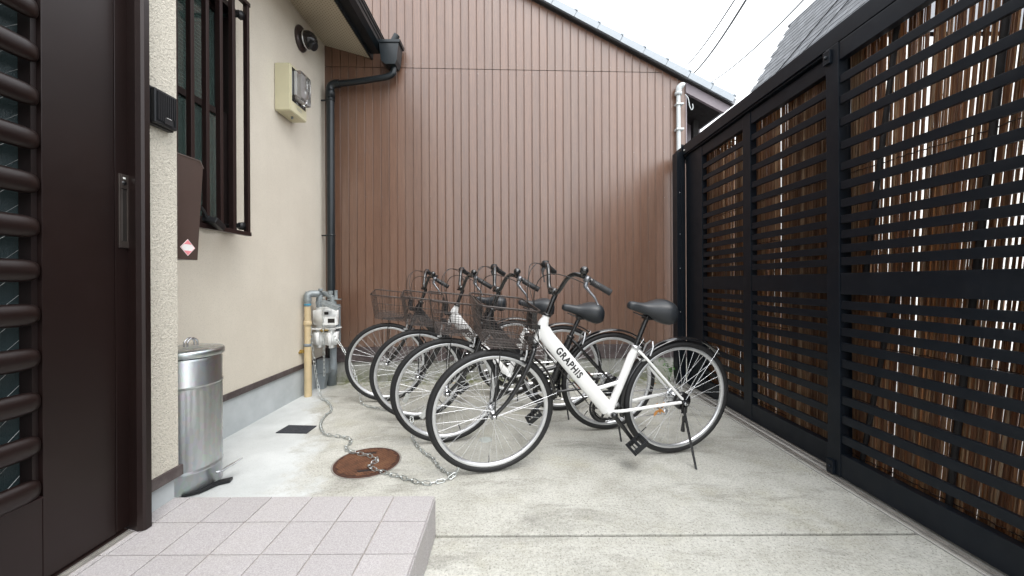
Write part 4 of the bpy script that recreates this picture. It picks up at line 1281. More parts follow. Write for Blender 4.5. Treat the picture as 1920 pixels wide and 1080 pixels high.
def loft_saddle():
    secs = [  # x, halfwidth, top, bottom
        (0.154, 0.006, 0.850, 0.842), (0.151, 0.017, 0.860, 0.832), (0.140, 0.024, 0.868, 0.826), (0.115, 0.028, 0.869, 0.820), (0.08, 0.032, 0.865, 0.812), (0.04, 0.042, 0.863, 0.800),
        (0.005, 0.060, 0.868, 0.785), (-0.03, 0.083, 0.877, 0.770), (-0.07, 0.101, 0.885, 0.757), (-0.105, 0.106, 0.885, 0.751), (-0.132, 0.096, 0.876, 0.756), (-0.150, 0.072, 0.860, 0.768), (-0.160, 0.040, 0.840, 0.786), (-0.163, 0.012, 0.822, 0.805)]
    n_ = 20; vs = []; fs = []
    for (x_, w, zt, zb) in secs:
        for k_ in range(n_):
            a = 2 * PI * k_ / n_
            c_, s_ = math.cos(a), math.sin(a)
            yy_ = w * (abs(c_) ** 0.75) * (1 if c_ > 0 else -1)
            if s_ > 0:
                zz_ = zb + (zt - zb) * (0.42 + 0.58 * (s_ ** 0.7))
            else:
                zz_ = zb + (zt - zb) * (0.42 - 0.42 * (abs(s_) ** 0.9))
                yy_ *= 0.97
            vs.append((x_ * 0.868 + 0.018, yy_ * 0.90, zz_))
    for i_ in range(len(secs) - 1):
        for k_ in range(n_):
            k2 = (k_ + 1) % n_
            fs.append((i_ * n_ + k_, i_ * n_ + k2, (i_ + 1) * n_ + k2, (i_ + 1) * n_ + k_))
    m_ = MB(); m_.add(vs, fs, True)
    m_.add([vs[k_] for k_ in range(n_)], [tuple(range(n_))], True); m_.add(vs[-n_:], [tuple(range(n_))], True)
    return m_

def make_bike(label, frame_mat, loc, yaw, lean, seat_dz=0.0, steer=9.0, white=False, lettering=False, seed=0, crank=None, dimpled=0):
    bk_ = thing('bicycle', label, 'bicycle', (loc[0], loc[1], 0.0025), (-R(lean), 0, R(yaw)), 'bicycles parked in a row along the brown siding')
    rx, rz = 0.0, 0.333
    fx, fz = WB, 0.333
    H0 = Vector((0.848, 0, 0.695)); H1 = Vector((0.793, 0, 0.828))      # head tube
    ax = (H1 - H0).normalized()
    SM = Matrix.Translation(H0) @ Matrix.Rotation(R(steer), 4, ax) @ Matrix.Translation(-H0)   # steering
    SMB = Matrix.Translation(H0) @ Matrix.Rotation(R(steer + 8.5), 4, ax) @ Matrix.Translation(-H0)   # bar sits slightly twisted on its stem
    # frame ------------------------------------------------------------
    BBp = Vector((0.413, 0, 0.285)); ST = Vector((0.283, 0, 0.640))
    f = MB()
    dt = smooth_path([(0.800, 0, 0.812), (0.812, 0, 0.770), (0.790, 0, 0.722), (0.735, 0, 0.656), (0.60, 0, 0.500), (0.48, 0, 0.360), (0.425, 0, 0.296)], 5)
    nn = len(dt)
    f.tube(dt, [0.0215 + 0.018 * min(1, (i_ / nn) * 4) for i_ in range(nn)], 24, up=(0, 1, 0), flat=[(1.0 - 0.42 * min(1, (i_ / nn) * 4), 1.0) for i_ in range(nn)])
    f.tube([BBp + Vector((-0.002, 0, 0.01)), (0.345, 0, 0.470), (0.300, 0, 0.592), ST - Vector((0, 0, 0.012)), ST], [0.0225, 0.0235, 0.0242, 0.0210, 0.0200], 18, up=(0, 1, 0), flat=(0.8, 1))
    f.tube([(0.492, 0, 0.418), (0.350, 0, 0.452)], 0.0105, 12)
    f.lathe([(0.0, -0.036), (0.0215, -0.036), (0.0215, 0.036), (0.0, 0.036)], 18, T(*BBp) @ AX_Y)
    fr = f.build('frame', frame_mat, bk_)
    f = MB(); f.tube([H0, H0.lerp(H1, 0.5), H1], [0.0195, 0.0185, 0.0195], 16); f.build('head_tube', frame_mat, bk_)
    for s_ in (1, -1):
        f = MB(); f.tube(smooth_path([(0.395, s_ * 0.018, 0.288), (0.335, s_ * 0.040, 0.300), (0.15, s_ * 0.056, 0.322), (0.018, s_ * 0.062, 0.334)], 4), 0.0092, 10); f.build('chain_stay', frame_mat, bk_)
        f = MB(); f.tube(smooth_path([(0.272, s_ * 0.016, 0.628), (0.225, s_ * 0.040, 0.578), (0.11, s_ * 0.055, 0.455), (0.010, s_ * 0.062, 0.350)], 4), 0.0078, 10); f.build('seat_stay', frame_mat, bk_)
        f = MB(); f.box(-0.014, 0.022, s_ * 0.062 - 0.003, s_ * 0.062 + 0.003, 0.318, 0.358, bev=0.002); f.build('dropout', MT['black'], bk_)
    f = MB(); f.box(0.225, 0.262, -0.018, 0.018, 0.566, 0.580); f.build('stay_bridge', frame_mat, bk_)
    f = MB(); f.lathe([(0.0, 0.0), (0.0225, 0.0), (0.0225, 0.016), (0.015, 0.018), (0.0, 0.018)], 16, T(0.283, 0, 0.634) @ Matrix.Rotation(R(-19), 4, 'Y'))
    f.tube([(0.262, -0.02, 0.645), (0.262, 0.022, 0.645)], 0.005, 8)
    f.build('seat_clamp', MT['alloy'] if white else MT['black'], bk_)
    # lettering on the down tube
    if lettering:
        me = text_mesh('GRAPHIS', 1.0, 0.0, 0.034, 1.14)
        xsx = [v.co.x for v in me.vertices]; ysy = [v.co.y for v in me.vertices]
        w_ = max(xsx) - min(xsx); h_ = max(ysy) - min(ysy)
        bmm = bmesh.new(); bmm.from_mesh(me)
        bmesh.ops.triangulate(bmm, faces=bmm.faces[:])
        for q_ in range(1, 12):
            yc_ = min(ysy) + h_ * q_ / 12
            bmesh.ops.bisect_plane(bmm, geom=bmm.verts[:] + bmm.edges[:] + bmm.faces[:], plane_co=(0, yc_, 0), plane_no=(0, 1, 0))
        c0 = Vector((0.668, 0, 0.579)); dax = Vector((-0.651, 0, -0.759)).normalized(); dac = Vector((0.759, 0, -0.651)).normalized()
        for v in bmm.verts:
            a_ = v.co.x / w_ * 0.208; b_ = v.co.y / h_ * 0.039
            bb = max(-0.99, min(0.99, b_ / 0.0395))
            off = 0.0395 * 0.58 * math.sqrt(1 - bb * bb) + 0.0012
            v.co = c0 + dax * a_ - dac * b_ + Vector((0, off, 0))
        bmm.to_mesh(me); bmm.free()
        me.materials.append(MT['text_black'])
        link('lettering', me, fr)
    # wheels -----------------------------------------------------------
    wheel_parts(bk_, rx, rz, 'rear_wheel', 0.3 + seed, False, True, T(rx, 0, rz))
    wheel_parts(bk_, fx, fz, 'front_wheel', 1.1 + seed * 1.7, seed in (0.21, 0.4), False, SM @ T(fx, 0, fz))
    # fork (steered) ----------------------------------------------------
    def SB(mb, name, mat, parent=bk_):
        mb.v = [tuple(SM @ Vector(p)) for p in mb.v]
        return mb.build(name, mat, parent)
    def SBB(mb, name, mat, parent=bk_):
        mb.v = [tuple(SMB @ Vector(p)) for p in mb.v]
        return mb.build(name, mat, parent)
    f = MB()
    f.tube([H0 - ax * 0.004, H0 - ax * 0.036], [0.0185, 0.020], 12)
    for s_ in (1, -1):
        f.tube(smooth_path([(0.862, s_ * 0.010, 0.664), (0.868, s_ * 0.034, 0.650), (0.905, s_ * 0.047, 0.565), (0.985, s_ * 0.052, 0.425), (1.066, s_ * 0.055, 0.338)], 5), [0.0145] * 6 + [0.0135] * 5 + [0.012] * 5 + [0.0105] * 5, 10)
        f.box(1.055, 1.082, s_ * 0.055 - 0.0035, s_ * 0.055 + 0.0035, 0.320, 0.348)
    fk = SB(f, 'fork', MT['black'])
    f = MB()
    for s_ in (1, -1):
        f.lathe([(0, -0.004), (0.0115, -0.004), (0.0115, 0.003), (0.0075, 0.006), (0.0075, 0.011), (0, 0.012)], 6, T(1.07, s_ * 0.063, 0.333) @ (AX_Y if s_ > 0 else Matrix.Rotation(PI / 2, 4, 'X')), False)
    SB(f, 'axle_nut', MT['steel'])
    for s_ in (1, -1):
        f = MB(); f.lathe([(0.0, 0), (0.0222, 0.0), (0.0235, 0.007), (0.0205, 0.013), (0.0, 0.013)], 16, Matrix.Translation(H1 if s_ > 0 else H0 - ax * 0.013) @ ax.to_track_quat('Z', 'Y').to_matrix().to_4x4())
        f.build('headset', MT['black'], bk_)
    # stem and bar
    f = MB()
    S1 = Vector((0.752, 0, 0.935))
    f.tube([H1, S1 - ax * 0.004], 0.0125, 14)
    f.tube(smooth_path([S1 - ax * 0.03, S1 + ax * 0.002, (0.760, 0, 0.952)], 4), [0.0135] * 9, 12)
    f.lathe([(0.0, -0.024), (0.0185, -0.024), (0.0195, -0.018), (0.0195, 0.018), (0.0185, 0.024), (0.0, 0.024)], 16, T(0.764, 0, 0.956) @ AX_Y)
    f.tube([(0.785, -0.008, 0.948), (0.785, 0.008, 0.948)], 0.006, 8)
    SBB(f, 'stem', MT['bar_black'])
    f = MB()
    half = [(0.764, 0.0, 0.956), (0.764, 0.030, 0.956), (0.760, 0.055, 0.973), (0.750, 0.085, 1.022), (0.741, 0.112, 1.054), (0.731, 0.145, 1.069), (0.715, 0.185, 1.067), (0.695, 0.215, 1.054), (0.674, 0.238, 1.038), (0.616, 0.270, 1.003)]
    full_ = [Vector((p[0], -p[1], p[2])) for p in reversed(half[1:])] + [Vector(p) for p in half]
    f.tube(smooth_path(full_, 5), 0.0112, 12)
    SBB(f, 'handlebar', MT['bar_black'])
    for s_ in (1, -1):
        ga = Vector((0.692, s_ * 0.222, 1.048)); gb = Vector((0.614, s_ * 0.271, 1.002))
        d_ = (gb - ga)
        f = MB(); m_ = 26
        pts = [ga + d_ * (t / m_) for t in range(m_ + 1)]
        rs = [0.0158 if (t % 2 or t < 2) else 0.0146 for t in range(m_ + 1)]; rs[0] = 0.0165; rs[1] = 0.0165; rs[-1] = 0.0125; rs[-2] = 0.017
        f.tube(pts, rs, 14); SBB(f, 'grip', MT['rubber'])
        # brake lever
        c0 = ga - d_.normalized() * 0.022
        f = MB(); f.lathe([(0.0, -0.012), (0.0165, -0.012), (0.0165, 0.012), (0, 0.012)], 12, Matrix.Translation(c0) @ d_.to_track_quat('Z', 'Y').to_matrix().to_4x4())
        f.tube([c0 + Vector((0, 0, -0.01)), c0 + Vector((0.012, s_ * 0.008, -0.030)), c0 + Vector((0.006, s_ * 0.012, -0.042))], [0.010, 0.011, 0.008], 8)
        SBB(f, 'brake_clamp', MT['lever'])
        f = MB(); f.tube(smooth_path([c0 + Vector((0.012, s_ * 0.006, -0.028)), c0 + Vector((0.000, s_ * 0.026, -0.052)), c0 + Vector((-0.020, s_ * 0.046, -0.080)), c0 + Vector((-0.030, s_ * 0.056, -0.108))], 5), [0.0085] * 5 + [0.0068] * 6 + [0.005] * 4 + [0.0075], 8, flat=(1, 0.7)); SBB(f, 'brake_lever', MT['lever'])
        # brake cable loop
        f = MB()
        if s_ > 0:
            P_ = [c0 + Vector((0.015, 0, -0.018)), (0.76, 0.15, 1.055), (0.81, 0.07, 1.060), (0.855, 0.02, 1.025), (0.87, 0.0, 0.93), (0.845, 0.0, 0.80), (0.84, 0.03, 0.70)]
        else:
            P_ = [c0 + Vector((0.015, 0, -0.018)), (0.77, -0.15, 1.07), (0.83, -0.08, 1.085), (0.89, -0.03, 1.04), (0.90, -0.01, 0.92), (0.86, -0.02, 0.78), (0.80, -0.02, 0.70)]
        f.tube(smooth_path(P_, 7), 0.0024, 6); SBB(f, 'brake_cable', MT['cable'])
    f = MB(); P_ = [(0.69, -0.23, 1.045), (0.78, -0.19, 1.08), (0.86, -0.10, 1.08), (0.885, -0.02, 0.99), (0.86, 0.02, 0.86), (0.845, 0.024, 0.735), (0.765, 0.012, 0.605), (0.555, 0.012, 0.36)]
    f.tube(smooth_path(P_, 7), 0.0022, 6); f.build('shift_cable', MT['cable'], bk_)
    f = MB(); f.lathe([(0.0, -0.024), (0.0185, -0.024), (0.020, -0.01), (0.0175, 0.018), (0.0158, 0.024)], 14, Matrix.Translation((0.706, -0.206, 1.058)) @ Vector((-0.087, -0.05, -0.045)).to_track_quat('Z', 'Y').to_matrix().to_4x4()); f.box(0.695, 0.715, -0.215, -0.195, 1.062, 1.082, bev=0.003)
    SBB(f, 'shifter', MT['black_plastic'])
    # bell
    f = MB(); f.lathe([(0.0, 0.026), (0.010, 0.0245), (0.018, 0.017), (0.0205, 0.008), (0.0205, 0.004), (0.018, 0.002), (0.018, -0.005), (0.015, -0.008), (0, -0.009)], 20, T(0.722, 0.200, 1.090) @ Matrix.Rotation(R(-12), 4, 'Y'))
    f.box(0.712, 0.732, 0.188, 0.210, 1.066, 1.083, bev=0.002); f.tube([(0.71, 0.19, 1.083), (0.70, 0.168, 1.082)], 0.0035, 6)
    SBB(f, 'bell', MT['bar_black'])
    # basket -----------------------------------------------------------
    f = MB()
    wr = 0.00115
    bt = [(0.880, 0.172), (1.170, 0.172), (1.170, -0.172), (0.880, -0.172)]
    bb_ = [(0.910, 0.150), (1.142, 0.150), (1.142, -0.150), (0.910, -0.150)]
    zt0, zt1, zb0, zb1 = 0.890, 0.925, 0.702, 0.735
    def ring(t, r=wr, n_=5):
        pts = []
        for c_ in range(4):
            for (fr_) in (0.07, 0.93):
                a_, b2 = c_, (c_ + 1) % 4
                xt = bt[a_][0] + (bt[b2][0] - bt[a_][0]) * fr_; yt = bt[a_][1] + (bt[b2][1] - bt[a_][1]) * fr_
                xb = bb_[a_][0] + (bb_[b2][0] - bb_[a_][0]) * fr_; yb = bb_[a_][1] + (bb_[b2][1] - bb_[a_][1]) * fr_
                zt_ = zt0 + (zt1 - zt0) * (xt - 0.88) / 0.27; zb_ = zb0 + (zb1 - zb0) * (xb - 0.910) / 0.232
                pts.append((xb + (xt - xb) * t, yb + (yt - yb) * t, zb_ + (zt_ - zb_) * t))
        f.tube(pts, r, n_, closed=True, smooth=True)
    ring(1.0, 0.0034, 8); ring(0.97, 0.0016); ring(0.66, 0.0018); ring(0.36, 0.0018); ring(0.22); ring(0.14); ring(0.07); ring(0.0, 0.0022)
    def wall_pt(t, c_, fr_):
        a_, b2 = c_, (c_ + 1) % 4
        xt = bt[a_][0] + (bt[b2][0] - bt[a_][0]) * fr_; yt = bt[a_][1] + (bt[b2][1] - bt[a_][1]) * fr_
        xb = bb_[a_][0] + (bb_[b2][0] - bb_[a_][0]) * fr_; yb = bb_[a_][1] + (bb_[b2][1] - bb_[a_][1]) * fr_
        zt_ = zt0 + (zt1 - zt0) * (xt - 0.88) / 0.27; zb_ = zb0 + (zb1 - zb0) * (xb - 0.910) / 0.232
        return (xb + (xt - xb) * t, yb + (yt - yb) * t, zb_ + (zt_ - zb_) * t)
    for c_ in range(4):
        m_ = 12 if c_ % 2 == 0 else 11
        for k_ in range(m_):
            fr_ = 0.06 + 0.88 * k_ / (m_ - 1)
            f.tube([wall_pt(0, c_, fr_), wall_pt(1, c_, fr_)], wr, 4, caps=False)
    for k_ in range(15):
        t = (k_ + 0.5) / 15
        p0 = wall_pt(0, 0, t); p1 = (p0[0], -p0[1], p0[2]); f.tube([p0, p1], wr, 4, caps=False)
    for k_ in range(13):
        y_ = -0.14 + 0.28 * k_ / 12
        f.tube([(0.910, y_, zb0), (1.142, y_, zb1)], wr, 4, caps=False)
    SB(f, 'basket', MT['basket_wire'])
    f = MB()
    for s_ in (1, -1):
        f.tube([(1.045, s_ * 0.085, 0.722), (1.060, s_ * 0.066, 0.55), (1.068, s_ * 0.064, 0.335)], 0.0032, 6)
    f.box(0.86, 0.885, -0.05, 0.05, 0.78, 0.86); f.box(0.83, 0.88, -0.02, 0.02, 0.765, 0.785); f.box(0.93, 1.10, -0.035, 0.035, 0.700, 0.706)
    SB(f, 'basket_bracket', MT['black'])
    f = MB(); f.box(0.868, 0.90, -0.035, 0.035, 0.70, 0.735, bev=0.006)
    SB(f, 'front_lamp_mount', MT['black_plastic'])
    f = MB()
    for s_ in (1, -1):
        f.tube([(0.900, s_ * 0.030, 0.690), (0.905, s_ * 0.040, 0.645), (0.915, s_ * 0.038, 0.610)], 0.0055, 8)
        f.box(0.90, 0.932, s_ * 0.016 - 0.004, s_ * 0.016 + 0.004, 0.607, 0.62)
    f.tube([(0.900, 0.03, 0.690), (0.898, 0.0, 0.705), (0.900, -0.03, 0.690)], 0.004, 6)
    SB(f, 'front_brake', MT['alloy'])
    # fenders ----------------------------------------------------------
    def fender(cx, cz, a0, a1, rr_, w, steered, name):
        n_ = 30; sec = 7; vs = []; fs = []
        for i_ in range(n_ + 1):
            a = R(a0 + (a1 - a0) * i_ / n_)
            for (layer) in (0, 1):
                for k_ in range(sec):
                    u = -1 + 2 * k_ / (sec - 1)
                    r_2 = rr_ + 0.010 * (1 - u * u) - (0.0012 if layer else 0)
                    vs.append((cx + r_2 * math.cos(a), u * w, cz + r_2 * math.sin(a)))
        st2 = sec * 2
        for i_ in range(n_):
            for k_ in range(sec - 1):
                A = i_ * st2 + k_; B_ = (i_ + 1) * st2 + k_
                fs.append((A, A + 1, B_ + 1, B_)); fs.append((A + sec, B_ + sec, B_ + sec + 1, A + sec + 1))
            for k_ in (0, sec - 1):
                A = i_ * st2 + k_; B_ = (i_ + 1) * st2 + k_
                fs.append((A, B_, B_ + sec, A + sec))
        m_ = MB(); m_.add(vs, fs, True)
        return SB(m_, name, MT['bar_black']) if steered else m_.build(name, MT['bar_black'], bk_)
    fender(0, rz, -14, 137, 0.347, 0.026, False, 'rear_fender')
    fender(fx, fz, 116, 172, 0.347, 0.025, True, 'front_fender')
    f = MB(); a_ = R(128)
    for s_ in (1, -1):
        f.tube([(0.0, s_ * 0.066, 0.337), (0.36 * math.cos(a_) * 0.55, s_ * 0.045, rz + 0.36 * math.sin(a_) * 0.55), (0.362 * math.cos(a_), s_ * 0.028, rz + 0.362 * math.sin(a_)), (0.368 * math.cos(a_), s_ * 0.005, rz + 0.368 * math.sin(a_))], 0.0018, 6)
    f.build('fender_stay', MT['steel'], bk_)
    f = MB(); a_ = R(166)
    for s_ in (1, -1):
        f.tube([(fx, s_ * 0.06, fz), (fx + 0.352 * math.cos(a_), s_ * 0.028, fz + 0.352 * math.sin(a_))], 0.0017, 6)
    SB(f, 'fender_stay', MT['steel'])
    # saddle -----------------------------------------------------------
    sd = loft_saddle()
    tilt = Matrix.Translation((0.190, 0, 0.02 + seat_dz)) @ T(0, 0, 0.84) @ Matrix.Rotation(R(-3), 4, 'Y') @ T(0, 0, -0.84)
    sd.v = [tuple(tilt @ Vector(p)) for p in sd.v]
    so = sd.build('saddle', MT['saddle'], bk_)
    f = MB()
    for s_ in (1, -1):
        f.tube(smooth_path([(0.30, s_ * 0.010, 0.835 + seat_dz), (0.24, s_ * 0.022, 0.812 + seat_dz), (0.16, s_ * 0.024, 0.806 + seat_dz), (0.10, s_ * 0.045, 0.815 + seat_dz)], 4), 0.0035, 6)
        f.lathe([(0.016, -0.018), (0.019, -0.012), (0.016, -0.006), (0.019, 0.0), (0.016, 0.006), (0.019, 0.012), (0.016, 0.018)], 12, T(0.095, s_ * 0.045, 0.808 + seat_dz))
    f.box(0.195, 0.240, -0.026, 0.026, 0.795 + seat_dz, 0.818 + seat_dz, bev=0.004)
    f.build('saddle_rail', MT['black'], so)
    f = MB(); d0 = Vector((0.283, 0, 0.640)); d1 = Vector((0.221, 0, 0.812 + seat_dz)); f.tube([d0, d1 + (d0 - d1).normalized() * (-0.0)], 0.0128, 14); f.build('seat_post', MT['black'], bk_)
    # drivetrain ------------------------------------------------------
    ca = R(crank if crank is not None else -128)   # left crank direction
    f = MB(); f.lathe([(0.066, -0.0015), (0.083, -0.0015), (0.085, 0.0), (0.083, 0.0015), (0.066, 0.0015)], 40, T(BBp.x, -0.046, BBp.z) @ AX_Y, True, True)
    for k_ in range(5):
        a = 2 * PI * k_ / 5
        f.tube([(BBp.x, -0.047, BBp.z), (BBp.x + 0.072 * math.cos(a), -0.046, BBp.z + 0.072 * math.sin(a))], [0.012, 0.006], 6)
    cr = f.build('chainring', MT['black'], bk_)
    f = MB(); f.lathe([(0.084, -0.005), (0.094, -0.006), (0.097, -0.004), (0.094, -0.002), (0.084, -0.003)], 40, T(BBp.x, -0.050, BBp.z) @ AX_Y, True, True); f.build('chain_guard', MT['black_plastic'], cr)
    for (s_, aa) in ((1, ca), (-1, ca + PI)):
        d_ = Vector((math.cos(aa), 0, math.sin(aa)))
        p0 = BBp + Vector((0, s_ * 0.058, 0)); p1 = p0 + d_ * 0.165 + Vector((0, s_ * 0.018, 0))
        f = MB(); f.lathe([(0, -0.012), (0.0165, -0.012), (0.018, 0.0), (0.015, 0.012), (0, 0.014)], 14, Matrix.Translation(p0) @ (AX_Y if s_ > 0 else Matrix.Rotation(PI / 2, 4, 'X')))
        f.tube([p0, p0.lerp(p1, 0.15), p0.lerp(p1, 0.9), p1], [0.014, 0.0125, 0.0105, 0.012], 10, flat=(1, 0.62), up=(0, 1, 0) if False else None)
        co_ = f.build('crank_arm', MT['black'], bk_)
        pc = p1 + Vector((0, s_ * 0.055, 0))
        f = MB(); f.tube([p1, pc + Vector((0, s_ * 0.04, 0))], 0.0065, 8)
        rotp = Matrix.Translation(pc) @ Matrix.Rotation(R(38), 4, 'Y')
        for (x0, x1, y0, y1) in ((-0.050, -0.036, -0.042, 0.042), (0.036, 0.050, -0.042, 0.042), (-0.0355, 0.0355, -0.042, -0.030), (-0.0355, 0.0355, 0.030, 0.042), (-0.008, 0.008, -0.029, 0.029)):
            f.box(x0, x1, y0, y1, -0.012, 0.012, rotp, bev=0.002)
        for k_ in (-1, 1):
            f.box(k_ * 0.022 - 0.0025, k_ * 0.022 + 0.0025, -0.029, 0.029, -0.010, 0.010, rotp)
        pd = f.build('pedal', MT['black_plastic'], bk_)
        f = MB()
        for k_ in (-1, 1):
            f.box(k_ * 0.0505 - 0.001, k_ * 0.0505 + 0.001, -0.026, 0.026, -0.007, 0.007, rotp)
        if s_ < 0: f.build('pedal_reflector', MT['amber'], pd)
    f = MB(); f.lathe([(0.018, -0.012), (0.030, -0.012), (0.031, -0.008), (0.038, -0.006), (0.0385, 0.0), (0.045, 0.002), (0.045, 0.006), (0.018, 0.006)], 26, T(0, -0.042, rz) @ AX_Y); f.build('sprocket', MT['steel'], bk_)
    f = MB()
    up_ = [(BBp.x, -0.046, BBp.z + 0.083), (0.0, -0.046, rz + 0.036)]
    f.tube(up_, 0.0034, 4, smooth=False); f.tube([(BBp.x, -0.046, BBp.z - 0.083), (0.04, -0.046, rz - 0.115)], 0.0034, 4, smooth=False); f.tube([(0.04, -0.046, rz - 0.115), (0.03, -0.046, rz - 0.07), (0.040, -0.046, rz + 0.0)], 0.0034, 4)
    f.build('chain', MT['steel'], bk_)
    f = MB()
    for (x_, z_, r_) in ((0.035, rz - 0.105, 0.017), (0.028, rz - 0.060, 0.017)):
        f.lathe([(0, -0.003), (r_, -0.003), (r_, 0.003), (0, 0.003)], 14, T(x_, -0.046, z_) @ AX_Y)
    f.box(0.020, 0.044, -0.056, -0.051, rz - 0.115, rz - 0.05); f.tube([(0.0, -0.068, rz - 0.01), (0.03, -0.07, rz - 0.05)], 0.009, 8); f.build('derailleur', MT['alloy'], bk_)
    f = MB(); f.tube(smooth_path([(0.0, -0.068, rz), (-0.02, -0.095, rz - 0.01), (-0.03, -0.105, rz - 0.06), (0.02, -0.105, rz - 0.11), (0.06, -0.09, rz - 0.10)], 5), 0.0035, 6); f.build('derailleur_guard', MT['black'], bk_)
    # band brake on the left of the rear hub, kickstand
    f = MB(); f.lathe([(0.0, 0.030), (0.047, 0.030), (0.050, 0.034), (0.050, 0.052), (0.042, 0.060), (0.0, 0.061)], 26, T(0, 0, rz) @ AX_Y); f.box(0.03, 0.10, 0.046, 0.056, rz - 0.018, rz + 0.004, bev=0.003); f.build('drum_brake', MT['black'], bk_)
    f = MB(); f.box(-0.018, 0.018, 0.066, 0.074, rz - 0.06, rz + 0.018, bev=0.004)
    foot = Vector((0.000, 0.205, 0.010))
    f.tube([(0.004, 0.076, rz - 0.02), (0.004, 0.080, rz - 0.055), foot + Vector((0, 0, 0.004)), foot], [0.010, 0.0075, 0.0058, 0.008], 10)
    ks = f.build('kickstand', MT['black'], bk_)
    f = MB(); f.lathe([(0.0085, -0.05), (0.0105, -0.045), (0.0085, -0.04), (0.0105, -0.035), (0.0085, -0.03), (0.0105, -0.025), (0.0085, -0.02)], 10, T(0.012, 0.088, rz - 0.05)); f.tube([(0.012, 0.085, rz - 0.10), (0.012, 0.087, rz - 0.155)], [0.006, 0.012], 8); f.build('kickstand_spring', MT['black'], ks)
    f = MB(); f.lathe([(0, -0.004), (0.0115, -0.004), (0.0115, 0.004), (0.007, 0.006), (0.007, 0.012), (0, 0.012)], 6, T(0, 0.079, rz) @ AX_Y, False); f.build('axle_nut', MT['steel'], bk_)
    f = MB()
    for s_ in (1, -1):
        f.tube([(0.21, s_ * 0.035, 0.60), (0.196, s_ * 0.034, 0.645), (0.185, s_ * 0.010, 0.672)], 0.005, 6)
    f.build('rear_brake', MT['alloy'], bk_)
    f = MB(); f.tube(smooth_path([(0.862, 0.022, 0.72), (0.775, 0.010, 0.615), (0.590, 0.010, 0.395), (0.480, 0.010, 0.268), (0.43, 0.008, 0.248)], 5), 0.0024, 6); f.build('frame_cable', MT['cable'], bk_)
    return bk_

bike1 = make_bike('nearest bicycle, white with black lettering on its fat frame tube, wheel ringed by the chain', MT['white_paint'], (0.945, 2.205), 191.6, 7.4, 0.0, 2.5, True, True, 0.0, -128)
bike2 = make_bike('second bicycle from the front, black framed with its saddle set low, between two white ones', MT['black'], (0.655, 2.560), 190.6, 5.9, -0.038, 4, False, False, 0.21, -35)
bike3 = make_bike('third bicycle from the front, white framed, its front wheel half hidden by black ones', MT['white_paint'], (0.388, 2.940), 190.0, 5.0, -0.028, 2, True, True, 0.4, 35)
bike4 = make_bike('rearmost bicycle, black framed, closest to the brown siding and the gas meter', MT['black'], (0.03, 3.36), 189.5, 4.6, -0.020, 3, False, False, 0.55, -80)

# dried leaves caught near the chain stay
lf = MB()
for k_ in range(7):
    a = random.uniform(0, 6.28); p = Vector((0.835 + random.uniform(-.03, .03), 2.12, 0.285 + random.uniform(-.035, .02)))
    d1 = Vector((math.cos(a), random.uniform(-.4, .4), math.sin(a))) * 0.022; d2 = d1.cross(Vector((0, 1, 0.3))).normalized() * 0.008
    lf.add([p - d1, p + d2 + Vector((0, 0.003, 0)), p + d1, p - d2 + Vector((0, 0.003, 0))], [(0, 1, 2, 3)])
tag(lf.build('dried_leaves', MT['leaf_dry']), kind='stuff')

# ------------------------------------------------------------------ chains
def link_mesh():
    m_ = MB(); pts = []
    hl, hw = 0.0132, 0.0088
    for k_ in range(7):
        a = -PI / 2 + PI * k_ / 6; pts.append((hl - 0.0 + hw * math.cos(a), hw * math.sin(a), 0))
    for k_ in range(7):
        a = PI / 2 + PI * k_ / 6; pts.append((-hl + hw * math.cos(a), hw * math.sin(a), 0))
    m_.tube(pts, 0.0025, 6, closed=True)
    return m_.mesh('chain_link', MT['zinc'])
lm = link_mesh()
def chain(label, pts, ground_jitter=0.0, k=8):
    P_ = smooth_path(pts, k)
    # resample
    out = [P_[0]]; step = 0.0340; acc = 0
    cur = P_[0]
    i_ = 1
    while i_ < len(P_):
        d_ = P_[i_] - cur
        if d_.length + acc >= step:
            t = (step - acc) / d_.length
            cur = cur + d_ * t
            out.append(cur); acc = 0
        else:
            acc += d_.length; cur = P_[i_]; i_ += 1
    ch = thing('steel_chain', label, 'chain', tuple(out[0]), group='galvanised chains tying the bicycles to the gas meter')
    o0 = Vector(out[0])
    for n_ in range(len(out) - 1):
        a, b2 = Vector(out[n_]), Vector(out[n_ + 1])
        mid = (a + b2) / 2; d_ = (b2 - a).normalized()
        onfloor = mid.z < 0.03
        roll = (R(42) if n_ % 2 else R(-42)) if onfloor else (PI / 2 if n_ % 2 else 0)
        roll += random.uniform(-.25, .25)
        if onfloor:
            d_ = (d_ + Vector((-d_.y, d_.x, 0)) * random.uniform(-.22, .22)).normalized()
        q = d_.to_track_quat('X', 'Z').to_matrix().to_4x4()
        o = link('chain_link', lm, ch)
        o.matrix_local = Matrix.Translation(mid - o0) @ q @ Matrix.Rotation(roll, 4, 'X')
    return ch
zf = 0.0105
